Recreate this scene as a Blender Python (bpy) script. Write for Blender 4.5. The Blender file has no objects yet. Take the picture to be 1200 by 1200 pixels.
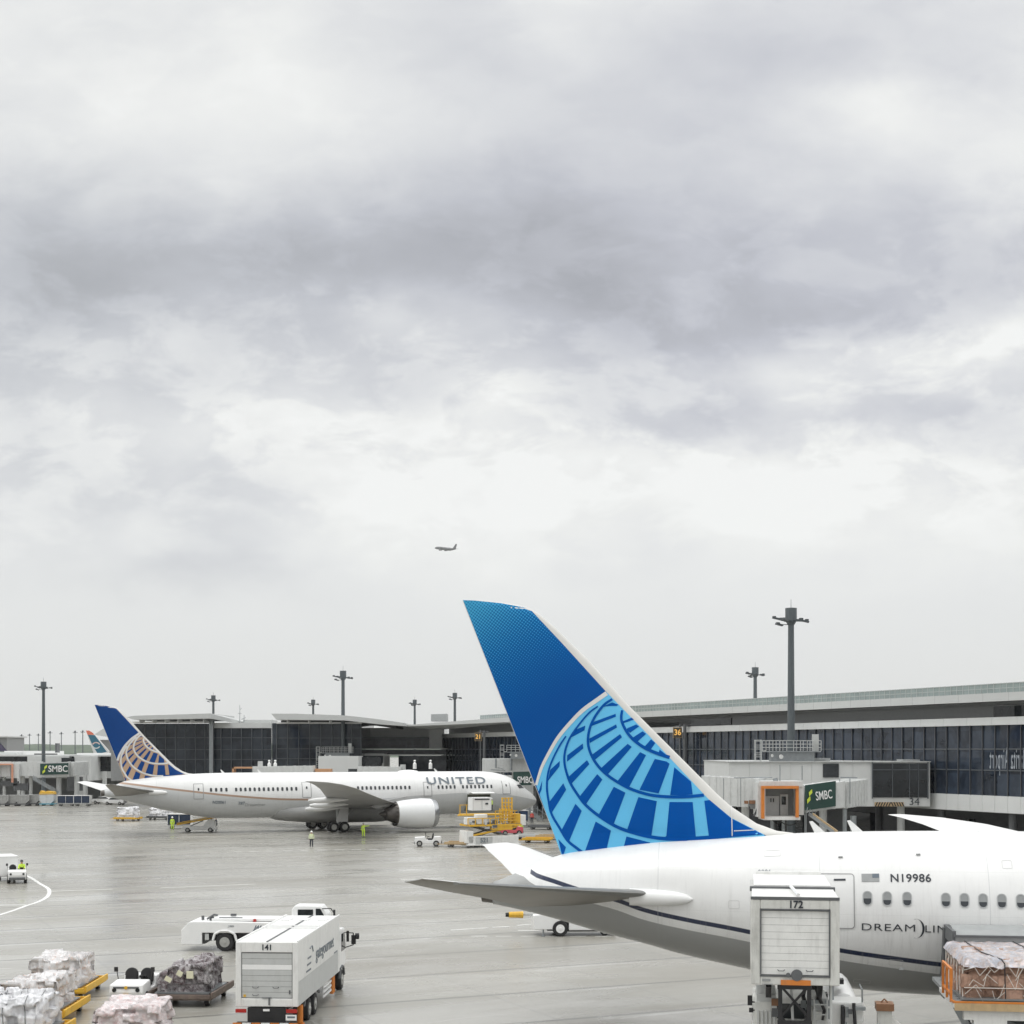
import bpy, bmesh, math, random
from mathutils import Vector, Matrix, noise
from mathutils.bvhtree import BVHTree
from mathutils.geometry import delaunay_2d_cdt
R=math.radians; random.seed(7)
F=1800.0; HZ=879.0; CH=11.0
S=bpy.context.scene; COL=S.collection
def W(px,py,Y): return Vector(((px-600)*Y/F, Y, CH-(py-HZ)*Y/F))
def G(px,py,z=0.0):
    Y=(CH-z)*F/(py-HZ); return Vector(((px-600)*Y/F, Y, z))
# ---------------------------------------------------------------- materials
MATS={}
def nd(nt,t,**k):
    n=nt.nodes.new(t)
    for a,b in k.items(): setattr(n,a,b)
    return n
def mat(name,col,rough=.5,metal=0,var=.08,scale=3.0,bump=0,bscale=20,spec=.5,emit=None,es=1,alpha=1,coat=0,stretch=None,dirt=0):
    if name in MATS: return MATS[name]
    m=bpy.data.materials.new(name); m.use_nodes=True; nt=m.node_tree; b=nt.nodes['Principled BSDF']
    b.inputs['Roughness'].default_value=rough; b.inputs['Metallic'].default_value=metal
    b.inputs['Specular IOR Level'].default_value=spec
    if coat: b.inputs['Coat Weight'].default_value=coat; b.inputs['Coat Roughness'].default_value=.08
    tc=nd(nt,'ShaderNodeTexCoord'); mp=nd(nt,'ShaderNodeMapping'); nt.links.new(tc.outputs['Object'],mp.inputs[0])
    if stretch: mp.inputs['Scale'].default_value=stretch
    n=nd(nt,'ShaderNodeTexNoise'); n.inputs['Scale'].default_value=scale; n.inputs['Detail'].default_value=6; n.inputs['Roughness'].default_value=.6
    nt.links.new(mp.outputs[0],n.inputs['Vector'])
    cr=nd(nt,'ShaderNodeValToRGB'); cr.color_ramp.elements[0].position=.3; cr.color_ramp.elements[1].position=.7
    c=Vector(col)
    cr.color_ramp.elements[0].color=(*(c*(1-var)),1); cr.color_ramp.elements[1].color=(*[min(1,x*(1+var*.6)) for x in c],1)
    nt.links.new(n.outputs['Fac'],cr.inputs[0]); last=cr.outputs[0]
    if dirt:
        n3=nd(nt,'ShaderNodeTexNoise'); n3.inputs['Scale'].default_value=1.3; n3.inputs['Detail'].default_value=8; n3.inputs['Roughness'].default_value=.75
        mp3=nd(nt,'ShaderNodeMapping'); mp3.inputs['Scale'].default_value=(3,3,.6); nt.links.new(tc.outputs['Object'],mp3.inputs[0]); nt.links.new(mp3.outputs[0],n3.inputs['Vector'])
        r3=nd(nt,'ShaderNodeValToRGB'); r3.color_ramp.elements[0].position=.5; r3.color_ramp.elements[1].position=.75
        r3.color_ramp.elements[0].color=(0,0,0,1); r3.color_ramp.elements[1].color=(dirt,dirt,dirt,1)
        nt.links.new(n3.outputs['Fac'],r3.inputs[0])
        mx=nd(nt,'ShaderNodeMix',data_type='RGBA'); mx.inputs[7].default_value=(.16,.15,.13,1)
        nt.links.new(r3.outputs[0],mx.inputs[0]); nt.links.new(last,mx.inputs[6]); last=mx.outputs[2]
    nt.links.new(last,b.inputs['Base Color'])
    if bump:
        n2=nd(nt,'ShaderNodeTexNoise'); n2.inputs['Scale'].default_value=bscale; n2.inputs['Detail'].default_value=5
        nt.links.new(mp.outputs[0],n2.inputs['Vector'])
        bp=nd(nt,'ShaderNodeBump'); bp.inputs['Strength'].default_value=bump; bp.inputs['Distance'].default_value=.1
        nt.links.new(n2.outputs['Fac'],bp.inputs['Height']); nt.links.new(bp.outputs[0],b.inputs['Normal'])
    if emit: b.inputs['Emission Color'].default_value=(*emit,1); b.inputs['Emission Strength'].default_value=es
    MATS[name]=m; return m
def raw(name):
    m=bpy.data.materials.new(name); m.use_nodes=True; MATS[name]=m
    return m, m.node_tree, m.node_tree.nodes['Principled BSDF']
def MA(nt,op,a,b=None,c=None,clamp=False):
    n=nd(nt,'ShaderNodeMath',operation=op); n.use_clamp=clamp
    for i,v in enumerate((a,b,c)):
        if v is None: continue
        if isinstance(v,(int,float)): n.inputs[i].default_value=v
        else: nt.links.new(v,n.inputs[i])
    return n.outputs[0]
def MIX(nt,f,a,b):
    n=nd(nt,'ShaderNodeMix',data_type='RGBA')
    if isinstance(f,(int,float)): n.inputs[0].default_value=f
    else: nt.links.new(f,n.inputs[0])
    for i,v in ((6,a),(7,b)):
        if isinstance(v,tuple): n.inputs[i].default_value=(*v,1)
        else: nt.links.new(v,n.inputs[i])
    return n.outputs[2]
def NOI(nt,vec,scale,detail=5,rough=.6,dist=0):
    n=nd(nt,'ShaderNodeTexNoise'); n.inputs['Scale'].default_value=scale; n.inputs['Detail'].default_value=detail
    n.inputs['Roughness'].default_value=rough; n.inputs['Distortion'].default_value=dist
    nt.links.new(vec,n.inputs['Vector']); return n.outputs['Fac']
def RAMP(nt,f,p0,p1,lo=0,hi=1):
    n=nd(nt,'ShaderNodeMapRange'); n.clamp=True
    n.inputs[1].default_value=p0; n.inputs[2].default_value=p1; n.inputs[3].default_value=lo; n.inputs[4].default_value=hi
    nt.links.new(f,n.inputs[0]); return n.outputs[0]
white=mat('white_paint',(.74,.74,.72),.35,var=.05,dirt=.25)
white2=mat('clean_white_paint',(.8,.8,.79),.3,var=.03)
cream=mat('aged_white_paint',(.6,.6,.57),.45,var=.1,dirt=.5)
lgrey=mat('light_grey_paint',(.5,.51,.5),.4,var=.06,dirt=.15)
panel=mat('pale_cladding',(.60,.61,.60),.45,var=.05,scale=.4)
grey=mat('grey_paint',(.28,.29,.29),.45,var=.1)
dgrey=mat('dark_grey_paint',(.11,.115,.12),.5,var=.12)
steel=mat('galvanised_steel',(.3,.32,.33),.4,metal=.6,var=.15)
mastm=mat('mast_steel',(.085,.1,.108),.5,var=.1)
black=mat('black_rubber',(.018,.018,.019),.75,var=.2,bump=.2)
blackp=mat('black_paint',(.02,.02,.022),.4,var=.2)
yellow=mat('yellow_paint',(.72,.42,.035),.45,var=.12,dirt=.4)
orange=mat('orange_paint',(.62,.2,.03),.45,var=.1,dirt=.3)
tan=mat('worn_tan_paint',(.5,.36,.2),.6,var=.2,dirt=.4)
red=mat('red_lens',(.4,.02,.015),.25,var=.1)
pink=mat('pink_red_paint',(.62,.1,.13),.4,var=.15,dirt=.3)
navyc=mat('navy_curtain',(.02,.035,.07),.7,var=.2)
glass=mat('dark_vehicle_glass',(.02,.024,.026),.06,var=.2)
hub=mat('wheel_hub_metal',(.42,.42,.4),.4,metal=.5,var=.15)
rust=mat('rusty_brown_metal',(.24,.12,.06),.6,var=.25)
hiv=mat('hi_vis_yellow',(.62,.85,.08),.7,var=.08)
hivp=mat('pale_hi_vis_cloth',(.72,.78,.5),.7,var=.1)
skin=mat('skin',(.5,.3,.2),.6,var=.05)
cloth=mat('dark_work_trousers',(.03,.035,.05),.8,var=.2)
redv=mat('red_vest_cloth',(.65,.08,.06),.7,var=.1)
sgreen=mat('sign_green',(.012,.05,.04),.35,var=.08)
lime=mat('sign_lime',(.6,.7,.06),.4,var=.03)
tyre=black
# ---------------------------------------------------------------- mesh builder
class MB:
    def __init__(s): s.v=[]; s.f=[]; s.m=[]
    def add(s,vs,fs,m=0):
        o=len(s.v); s.v+=[tuple(v) for v in vs]
        for f in fs: s.f.append([i+o for i in f]); s.m.append(m)
        return s
    def box(s,c,d,m=0,rz=0,rx=0,ry=0,taper=1.0):
        hx,hy,hz=d[0]/2,d[1]/2,d[2]/2
        vs=[Vector((x*hx*(taper if z>0 else 1),y*hy*(taper if z>0 else 1),z*hz)) for x in(-1,1) for y in(-1,1) for z in(-1,1)]
        if rz or rx or ry:
            M=Matrix.Rotation(rz,3,'Z')@Matrix.Rotation(ry,3,'Y')@Matrix.Rotation(rx,3,'X'); vs=[M@v for v in vs]
        c=Vector(c); vs=[v+c for v in vs]
        return s.add(vs,[(0,1,3,2),(4,6,7,5),(0,4,5,1),(2,3,7,6),(0,2,6,4),(1,5,7,3)],m)
    def b2(s,x0,x1,y0,y1,z0,z1,m=0): return s.box(((x0+x1)/2,(y0+y1)/2,(z0+z1)/2),(abs(x1-x0),abs(y1-y0),abs(z1-z0)),m)
    def cyl(s,p0,p1,r0,r1=None,n=10,m=0,cap=True):
        r1=r0 if r1 is None else r1; p0=Vector(p0);p1=Vector(p1); d=(p1-p0).normalized()
        a=Vector((0,0,1)) if abs(d.z)<.9 else Vector((1,0,0)); u=d.cross(a).normalized(); w=d.cross(u)
        vs=[];
        for p,r in((p0,r0),(p1,r1)):
            for i in range(n):
                t=2*math.pi*i/n; vs.append(p+u*math.cos(t)*r+w*math.sin(t)*r)
        fs=[(i,i+n,(i+1)%n+n,(i+1)%n) for i in range(n)]
        if cap: fs+=[tuple(range(n)),tuple(range(2*n-1,n-1,-1))]
        return s.add(vs,fs,m)
    def tube(s,pts,r,n=6,m=0):
        for a,b in zip(pts[:-1],pts[1:]): s.cyl(a,b,r,r,n,m)
        return s
    def bar(s,a,b,w,h=None,m=0):
        h=h or w; a=Vector(a);b=Vector(b);d=b-a;L=d.length
        if L<1e-6:return s
        q=d.to_track_quat('X','Z').to_matrix()
        vs=[q@Vector((x*L/2,y*w/2,z*h/2))+(a+b)/2 for x in(-1,1) for y in(-1,1) for z in(-1,1)]
        return s.add(vs,[(0,1,3,2),(4,6,7,5),(0,4,5,1),(2,3,7,6),(0,2,6,4),(1,5,7,3)],m)
    def prism(s,pts,y0,y1,m=0):      # pts in x,z ; extruded along y
        n=len(pts); vs=[(x,y0,z) for x,z in pts]+[(x,y1,z) for x,z in pts]
        return s.add(vs,[tuple(range(n)),tuple(range(2*n-1,n-1,-1))]+[(i,i+n,(i+1)%n+n,(i+1)%n) for i in range(n)],m)
    def slab(s,pts,z0,z1,m=0):       # pts in x,y ; extruded along z
        n=len(pts); vs=[(x,y,z0) for x,y in pts]+[(x,y,z1) for x,y in pts]
        return s.add(vs,[tuple(range(n)),tuple(range(2*n-1,n-1,-1))]+[(i,i+n,(i+1)%n+n,(i+1)%n) for i in range(n)],m)
    def loft(s,rings,m=0,cap=True,closed=True):
        n=len(rings[0]); vs=[v for r in rings for v in r]; fs=[]
        for k in range(len(rings)-1):
            for i in range(n if closed else n-1):
                j=(i+1)%n; fs.append((k*n+i,k*n+j,(k+1)*n+j,(k+1)*n+i))
        if cap: fs+=[tuple(range(n-1,-1,-1)),tuple(range((len(rings)-1)*n,len(rings)*n))]
        return s.add(vs,fs,m)
    def build(s,name,mats,parent=None,smooth=False,bevel=0,loc=None,rz=0):
        me=bpy.data.meshes.new(name); me.from_pydata(s.v,[],s.f)
        if not isinstance(mats,(list,tuple)): mats=[mats]
        for m in mats: me.materials.append(m)
        me.polygons.foreach_set('material_index',s.m)
        bm=bmesh.new(); bm.from_mesh(me); bmesh.ops.recalc_face_normals(bm,faces=bm.faces); bm.to_mesh(me); bm.free()
        if smooth:
            me.polygons.foreach_set('use_smooth',[True]*len(me.polygons))
            if smooth!='all': me.set_sharp_from_angle(angle=R(40))
        o=bpy.data.objects.new(name,me); COL.objects.link(o)
        if parent: o.parent=parent
        if loc is not None: o.location=loc
        if rz: o.rotation_euler.z=rz
        if bevel:
            b=o.modifiers.new('bevel','BEVEL'); b.width=bevel; b.segments=2; b.limit_method='ANGLE'
        return o
def tag(o,label=None,cat=None,group=None,kind=None):
    if label: o['label']=label
    if cat: o['category']=cat
    if group: o['group']=group
    if kind: o['kind']=kind
    return o
def thing(name,label,cat,loc=(0,0,0),rz=0,group=None):
    o=bpy.data.objects.new(name,None); COL.objects.link(o); o.location=loc; o.rotation_euler=(0,0,rz)
    return tag(o,label,cat,group)
def dup(o,loc=None,rz=None,label=None,parent=None,top=True):
    c=o.copy(); COL.objects.link(c); c.parent=parent
    for ch in list(o.children): dup(ch,parent=c,top=False)
    if top:
        if loc is not None: c.location=loc
        if rz is not None: c.rotation_euler=(0,0,rz)
        if label: c['label']=label
    return c
def part(name,m,parent,fn,**k):
    b=MB(); fn(b); return b.build(name,m,parent,**k)
def text(name,s,size,m,parent,loc,rot=None,xs=1.0,depth=.006,align='CENTER',sp=1.0,mirror=False,bold=0,shear=0):
    cu=bpy.data.curves.new('t','FONT'); cu.body=s; cu.size=size; cu.extrude=depth; cu.align_x=align; cu.align_y='CENTER'; cu.space_character=sp; cu.offset=bold; cu.shear=shear
    ob=bpy.data.objects.new('t',cu); COL.objects.link(ob); bpy.context.view_layer.update()
    me=bpy.data.meshes.new_from_object(ob.evaluated_get(bpy.context.evaluated_depsgraph_get())); bpy.data.objects.remove(ob)
    me.transform(Matrix.Diagonal((-xs if mirror else xs,1,1,1))); me.materials.clear(); me.materials.append(m)
    if mirror: me.flip_normals()
    o=bpy.data.objects.new(name,me); COL.objects.link(o); o.parent=parent
    Rm=(rot or Matrix.Rotation(R(90),3,'X')).to_4x4(); o.matrix_local=Matrix.Translation(loc)@Rm
    return o
def RX(deg): return Matrix.Rotation(R(deg),3,'X')
def RZX(rz): return Matrix.Rotation(rz,3,'Z')@Matrix.Rotation(R(90),3,'X')
def wheel(parent,x,y,z,r,w=.28,name='wheel',twin=False,hubm=None):
    n=20; b=MB(); prof=[(-w/2,r*.55),(-w/2,r*.93),(-w*.36,r),(w*.36,r),(w/2,r*.93),(w/2,r*.55)]
    b.loft([[(x+math.cos(2*math.pi*i/n)*q,y+p,z+math.sin(2*math.pi*i/n)*q) for i in range(n)] for p,q in prof],cap=True)
    o=b.build(name,tyre,parent,smooth=True)
    c=MB()
    for sgn in(-1,1):
        c.cyl((x,y+sgn*(w/2-.06),z),(x,y+sgn*(w/2+.012),z),r*.56,r*.56,n); c.cyl((x,y+sgn*(w/2+.012),z),(x,y+sgn*(w/2+.05),z),r*.22,r*.18,10)
    c.build('rim',hubm or hub,o); return o
# ---------------------------------------------------------------- camera, light, sky
cam=bpy.data.cameras.new('camera'); cam.sensor_width=36; cam.lens=F/1200*36; cam.shift_y=(HZ-600)/1200; cam.clip_end=9000; cam.clip_start=.5
co=bpy.data.objects.new('camera',cam); COL.objects.link(co); co.location=(0,0,CH); co.rotation_euler=(R(90),0,0); S.camera=co
SUN_EL,SUN_AZ=R(58),R(20)
su=bpy.data.lights.new('sun','SUN'); su.energy=.55; su.angle=R(25); su.color=(1,.98,.95)
so=bpy.data.objects.new('sun',su); COL.objects.link(so); so.rotation_euler=(R(90)-SUN_EL,0,R(180)-SUN_AZ+R(150)); 
S.view_settings.view_transform='Standard'; S.view_settings.look='None'; S.view_settings.exposure=0; S.view_settings.gamma=1
w=bpy.data.worlds.new('World'); S.world=w; w.use_nodes=True; nt=w.node_tree; bg=nt.nodes['Background']
tc=nd(nt,'ShaderNodeTexCoord'); sx=nd(nt,'ShaderNodeSeparateXYZ'); nt.links.new(tc.outputs['Generated'],sx.inputs[0])
dx,dy,dz=sx.outputs
ady=MA(nt,'ADD',MA(nt,'ABSOLUTE',dy),.12)
u=MA(nt,'DIVIDE',dx,ady); v=MA(nt,'DIVIDE',dz,ady)
def vec(a,b,c=0.0):
    n=nd(nt,'ShaderNodeCombineXYZ')
    for i,q in enumerate((a,b,c)):
        if isinstance(q,(int,float)): n.inputs[i].default_value=q
        else: nt.links.new(q,n.inputs[i])
    return n.outputs[0]
uv=vec(u,MA(nt,'MULTIPLY',v,1.9),dy)
n1=NOI(nt,uv,3.6,4,.5,.1); n2=NOI(nt,vec(MA(nt,'ADD',u,7.3),MA(nt,'MULTIPLY',v,1.7),dy),4.2,4,.5,.1)
n3=NOI(nt,vec(MA(nt,'ADD',u,3.1),MA(nt,'MULTIPLY',v,1.7),dy),9,7,.55,.15)
n4=NOI(nt,vec(MA(nt,'ADD',u,1.7),MA(nt,'MULTIPLY',v,2.2),dy),2.0,3,.5,.1)
k=.89   # 0.12 offset in |dy|
n6=NOI(nt,vec(MA(nt,'ADD',u,5.5),MA(nt,'MULTIPLY',v,1.7),dy),16,6,.6,.2)
ud=MA(nt,'ADD',u,MA(nt,'ADD',MA(nt,'MULTIPLY',MA(nt,'SUBTRACT',n1,.5),.16),MA(nt,'MULTIPLY',MA(nt,'SUBTRACT',n3,.5),.06))); vd=MA(nt,'ADD',v,MA(nt,'ADD',MA(nt,'MULTIPLY',MA(nt,'SUBTRACT',n2,.5),.10),MA(nt,'MULTIPLY',MA(nt,'SUBTRACT',n6,.5),.04)))
BL=SKYBLOBS=[# px,py,rx,ry,amp
(60,335,260,46,-.13),(360,290,300,48,-.10),(20,250,160,50,-.04),(600,270,230,60,-.11),(700,370,230,60,-.10),(850,420,150,36,-.08),(1010,300,240,55,-.09),(1170,300,130,70,-.07),(780,500,110,26,-.09),(900,515,120,18,-.05),
(960,40,330,60,-.08),(760,150,170,60,-.08),(110,450,240,60,-.075),(330,400,130,30,-.04),(370,550,190,34,-.06),(240,640,130,30,-.08),(60,560,120,30,-.04),(1100,510,120,30,-.06),(1050,630,90,22,-.025),(520,40,90,60,-.03),
(200,130,190,70,.02),(640,40,60,50,.03),(570,470,40,20,.05),(600,540,90,40,.05),(1060,140,110,30,.05),(1120,220,90,30,.03),(1000,430,170,22,.07),(1130,420,60,22,.04),(620,600,420,50,.03),(150,605,40,26,.05),(480,370,60,18,.04),(900,590,350,40,.03),(820,280,90,20,.02)]
def uvp(px,py):
    a=(px-600)/F; b=(HZ-py)/F; L=math.sqrt(1+a*a+b*b); q=1/L+.12; return a/L/q, b/L/q
acc=None
n5=NOI(nt,vec(MA(nt,'ADD',u,9.1),MA(nt,'MULTIPLY',v,2.0),dy),15,7,.6,.3)
for px,py,rx,ry,am in BL:
    a,b=uvp(px,py)
    e1=MA(nt,'DIVIDE',MA(nt,'SUBTRACT',ud,a),rx/F*k); e2=MA(nt,'DIVIDE',MA(nt,'SUBTRACT',vd,b),ry*1.25/F*k)
    g=MA(nt,'MULTIPLY',MA(nt,'EXPONENT',MA(nt,'MULTIPLY',MA(nt,'ADD',MA(nt,'MULTIPLY',e1,e1),MA(nt,'MULTIPLY',e2,e2)),-.8)),am)
    acc=g if acc is None else MA(nt,'ADD',acc,g)
band=MA(nt,'MULTIPLY',RAMP(nt,v,.08,.16),RAMP(nt,v,.24,.34,1,.25))
bil=RAMP(nt,n5,.46,.56,-.5,.5)
det=MA(nt,'ADD',MA(nt,'MULTIPLY',MA(nt,'SUBTRACT',n3,.5),MA(nt,'ADD',.10,MA(nt,'MULTIPLY',band,.14))),MA(nt,'ADD',MA(nt,'MULTIPLY',MA(nt,'SUBTRACT',n1,.5),.10),MA(nt,'MULTIPLY',bil,MA(nt,'MULTIPLY',band,.05))))
fade=RAMP(nt,v,.05,.16)
val=MA(nt,'ADD',MA(nt,'ADD',.912,acc),MA(nt,'MULTIPLY',det,fade))
val=MA(nt,'SUBTRACT',val,MA(nt,'MULTIPLY',RAMP(nt,v,.02,.16,1,0),.028))
val=MA(nt,'MAXIMUM',MA(nt,'MINIMUM',val,.955),.55)
lin=MA(nt,'POWER',val,2.2)
tone=RAMP(nt,val,.76,.93); tint_d=MIX(nt,RAMP(nt,u,-.25,.1),(.95,.98,1.04),(.95,.975,1.065)); tint=MIX(nt,tone,tint_d,(.99,1.0,.985))
tint=MIX(nt,RAMP(nt,v,.0,.12,1,0),tint,(.985,1.0,.98))
zen=RAMP(nt,v,.55,1.6,1,2.5)
vm=nd(nt,'ShaderNodeVectorMath',operation='SCALE'); nt.links.new(tint,vm.inputs[0]); nt.links.new(MA(nt,'MULTIPLY',lin,zen),vm.inputs['Scale'])
sky=nd(nt,'ShaderNodeTexSky'); sky.sky_type='NISHITA'; sky.sun_disc=False; sky.sun_elevation=SUN_EL; sky.sun_rotation=SUN_AZ
vs_=nd(nt,'ShaderNodeVectorMath',operation='SCALE'); nt.links.new(sky.outputs[0],vs_.inputs[0]); vs_.inputs['Scale'].default_value=.003
va=nd(nt,'ShaderNodeVectorMath',operation='ADD'); nt.links.new(vm.outputs[0],va.inputs[0]); nt.links.new(vs_.outputs[0],va.inputs[1])
va2=nd(nt,'ShaderNodeVectorMath',operation='SCALE'); nt.links.new(va.outputs[0],va2.inputs[0]); va2.inputs['Scale'].default_value=10.0
nt.links.new(va2.outputs[0],bg.inputs['Color']); bg.inputs['Strength'].default_value=.1
HAZE=.00006
# ---------------------------------------------------------------- ground
JA=R(24.8)
m,nt,b=raw('wet_concrete'); tc=nd(nt,'ShaderNodeTexCoord'); mp=nd(nt,'ShaderNodeMapping'); mp.inputs['Rotation'].default_value=(0,0,-JA); nt.links.new(tc.outputs['Object'],mp.inputs[0])
sx=nd(nt,'ShaderNodeSeparateXYZ'); nt.links.new(mp.outputs[0],sx.inputs[0]); X,Y,Z=sx.outputs
wob=MA(nt,'MULTIPLY',MA(nt,'SUBTRACT',NOI(nt,mp.outputs[0],.15,4),.5),.5)
def joints(c,p,wd,wb=None):
    q=c if wb is None else MA(nt,'ADD',c,wb)
    f=MA(nt,'FRACT',MA(nt,'DIVIDE',MA(nt,'ADD',q,1000*p),p)); d=MA(nt,'MULTIPLY',MA(nt,'SUBTRACT',.5,MA(nt,'ABSOLUTE',MA(nt,'SUBTRACT',f,.5))),p)
    return RAMP(nt,d,wd*.4,wd,1,0), f
jy,fy=joints(Y,7.0,.22); jx,fx=joints(X,7.0,.12)
ly,_=joints(MA(nt,'ADD',Y,.45),7.0,.3,wob)
sv=nd(nt,'ShaderNodeMapping'); sv.inputs['Scale'].default_value=(.35,1,1); nt.links.new(mp.outputs[0],sv.inputs[0])
nA=NOI(nt,sv.outputs[0],.10,5,.52,.4); nB=NOI(nt,mp.outputs[0],.9,6,.6); nC=NOI(nt,sv.outputs[0],.24,6,.55,1.0)
sv2=nd(nt,'ShaderNodeMapping'); sv2.inputs['Scale'].default_value=(.3,1,1); sv2.inputs['Rotation'].default_value=(0,0,R(-8)); sv2.inputs['Location'].default_value=(31,7,0); nt.links.new(mp.outputs[0],sv2.inputs[0])
nD=NOI(nt,sv2.outputs[0],.16,5,.55,.6)
cell=nd(nt,'ShaderNodeTexWhiteNoise',noise_dimensions='2D')
nt.links.new((lambda n:(nt.links.new(MA(nt,'FLOOR',MA(nt,'DIVIDE',X,21.0)),n.inputs[0]),nt.links.new(MA(nt,'FLOOR',MA(nt,'DIVIDE',Y,7.0)),n.inputs[1]),n.outputs[0])[2])(nd(nt,'ShaderNodeCombineXYZ')),cell.inputs['Vector'])
base=MIX(nt,RAMP(nt,nA,.35,.65),(.275,.264,.232),(.36,.35,.315))
base=MIX(nt,MA(nt,'MULTIPLY',RAMP(nt,nB,.35,.7),.14),base,(.5,.49,.46))
base=MIX(nt,MA(nt,'MULTIPLY',cell.outputs['Value'],.5),base,(.235,.228,.205))
base=MIX(nt,MA(nt,'MULTIPLY',RAMP(nt,nD,.53,.66),.55),base,(.2,.185,.155))
base=MIX(nt,MA(nt,'MULTIPLY',jy,.7),base,(.12,.118,.11)); base=MIX(nt,MA(nt,'MULTIPLY',jx,.25),base,(.2,.2,.19))
base=MIX(nt,MA(nt,'MULTIPLY',ly,MA(nt,'MULTIPLY',RAMP(nt,nC,.45,.6),.35)),base,(.62,.62,.6))
st_=NOI(nt,mp.outputs[0],.045,4,.6,.5); base=MIX(nt,MA(nt,'MULTIPLY',RAMP(nt,st_,.5,.62),.28),base,(.22,.2,.165))
tm=nd(nt,'ShaderNodeMapping'); tm.inputs['Rotation'].default_value=(0,0,R(31)); tm.inputs['Scale'].default_value=(.02,1.6,1); nt.links.new(tc.outputs['Object'],tm.inputs[0]); tn=NOI(nt,tm.outputs[0],1.0,4,.6,.2)
base=MIX(nt,MA(nt,'MULTIPLY',RAMP(nt,tn,.62,.7),MA(nt,'MULTIPLY',RAMP(nt,nA,.5,.4),.3)),base,(.15,.145,.135))
sv3=nd(nt,'ShaderNodeMapping'); sv3.inputs['Scale'].default_value=(.3,1,1); sv3.inputs['Rotation'].default_value=(0,0,R(14)); nt.links.new(mp.outputs[0],sv3.inputs[0])
nE=NOI(nt,sv3.outputs[0],.16,3,.5,1.8); ed=MA(nt,'ABSOLUTE',MA(nt,'SUBTRACT',nE,.5))
base=MIX(nt,MA(nt,'MULTIPLY',RAMP(nt,ed,.0,.006,1,0),MA(nt,'MULTIPLY',RAMP(nt,nA,.48,.6),.4)),base,(.6,.6,.57))
nt.links.new(base,b.inputs['Base Color'])
wet=RAMP(nt,MA(nt,'ADD',MA(nt,'MULTIPLY',nC,.6),MA(nt,'MULTIPLY',nA,.4)),.42,.6)
nt.links.new(RAMP(nt,wet,0,1,.36,.16),b.inputs['Roughness']); b.inputs['Specular IOR Level'].default_value=.42
bp=nd(nt,'ShaderNodeBump'); bp.inputs['Strength'].default_value=.035; bp.inputs['Distance'].default_value=.03
nt.links.new(MA(nt,'ADD',MA(nt,'MULTIPLY',nC,1.0),MA(nt,'MULTIPLY',nB,.08)),bp.inputs['Height']); nt.links.new(bp.outputs[0],b.inputs['Normal'])
wetc=m
g=MB(); g.add([(-4000,-200,0),(4000,-200,0),(4000,5000,0),(-4000,5000,0)],[(0,1,2,3)]); tag(g.build('ground',wetc),kind='structure')
linem=mat('line_paint',(.72,.72,.7),.5,var=.2,scale=2)
linef=mat('faded_line_paint',(.68,.68,.65),.5,var=.25,scale=1.5)
def strip(b,pts,w):
    pts=[Vector((p.x,p.y,0)) for p in pts]
    vs=[];n=len(pts)
    for i,p in enumerate(pts):
        d=(pts[min(i+1,n-1)]-pts[max(i-1,0)]).normalized(); q=Vector((-d.y,d.x,0))*w/2
        vs+=[(p+q)+Vector((0,0,.005)),(p-q)+Vector((0,0,.005))]
    b.add(vs,[(2*i,2*i+1,2*i+3,2*i+2) for i in range(n-1)])
def smoothpts(P,k=6):
    out=[]
    for i in range(len(P)-1):
        p0=P[max(i-1,0)];p1=P[i];p2=P[i+1];p3=P[min(i+2,len(P)-1)]
        for j in range(k):
            t=j/k; out.append(.5*((2*p1)+(p2-p0)*t+(2*p0-5*p1+4*p2-p3)*t*t+(3*p1-p0-3*p2+p3)*t**3))
    return out+[P[-1]]
b=MB(); strip(b,smoothpts([G(*p) for p in((20,1022.5),(34.5,1027.8),(46.7,1035.5),(57,1042),(56,1050),(45.5,1056.5),(30,1061.7),(14,1067.5),(-10,1075),(-60,1090))]),.3)
strip(b,[G(-60,1061.5),G(31,1060.5)],.35)
tag(b.build('road_line',linem),kind='structure')
b=MB()
for a,c in(((60,1044.6),(132,1042)),((188,1040.6),(300,1036)),((470,1031),(520,1029))): strip(b,[G(*a),G(*c)],.3)
for i in range(6): strip(b,[G(552+i*29,1097.2),G(571+i*29,1097.2)],.22)
for a,c in(((528,1090),(572,1087.3)),((577,1086.8),(597,1085.8)),((606,1084.6),(624,1083)),((607,1090.5),(632,1090.3))): strip(b,[G(*a),G(*c)],.25)
for i in range(11): strip(b,[G(272+i*20,998.2-.35*i),G(283+i*20,998-.35*i)],.35)
for i in range(5): strip(b,[G(300+i*22,988.3-.2*i),G(314+i*22,988.1-.2*i)],.3)
tag(b.build('dashed_road_line',linef),kind='structure')
# hills
m,nt,b=raw('wooded_hill'); tc=nd(nt,'ShaderNodeTexCoord'); nn=NOI(nt,tc.outputs['Object'],.03,8,.7)
nt.links.new(MIX(nt,RAMP(nt,nn,.35,.65),(.05,.075,.05),(.10,.13,.085)),b.inputs['Base Color']); b.inputs['Roughness'].default_value=1
rows=[];nx=260
for j in range(9):
    r=[]
    for i in range(nx):
        x=-2600+i*20; t=j/8; h=(22+7*noise.noise(Vector((x*.0035,3,0)))+4*noise.noise(Vector((x*.02,j*.8,1)))+2.2*noise.noise(Vector((x*.09,j*2.1,5))))*math.sin(min(1,t*1.6)*math.pi/2)
        r.append((x,2300+j*45,max(0,h) if j else -1))
    rows.append(r)
hb=MB(); hb.loft(rows,cap=False,closed=False); tag(hb.build('hills',m,smooth='all'),kind='structure')

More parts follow.
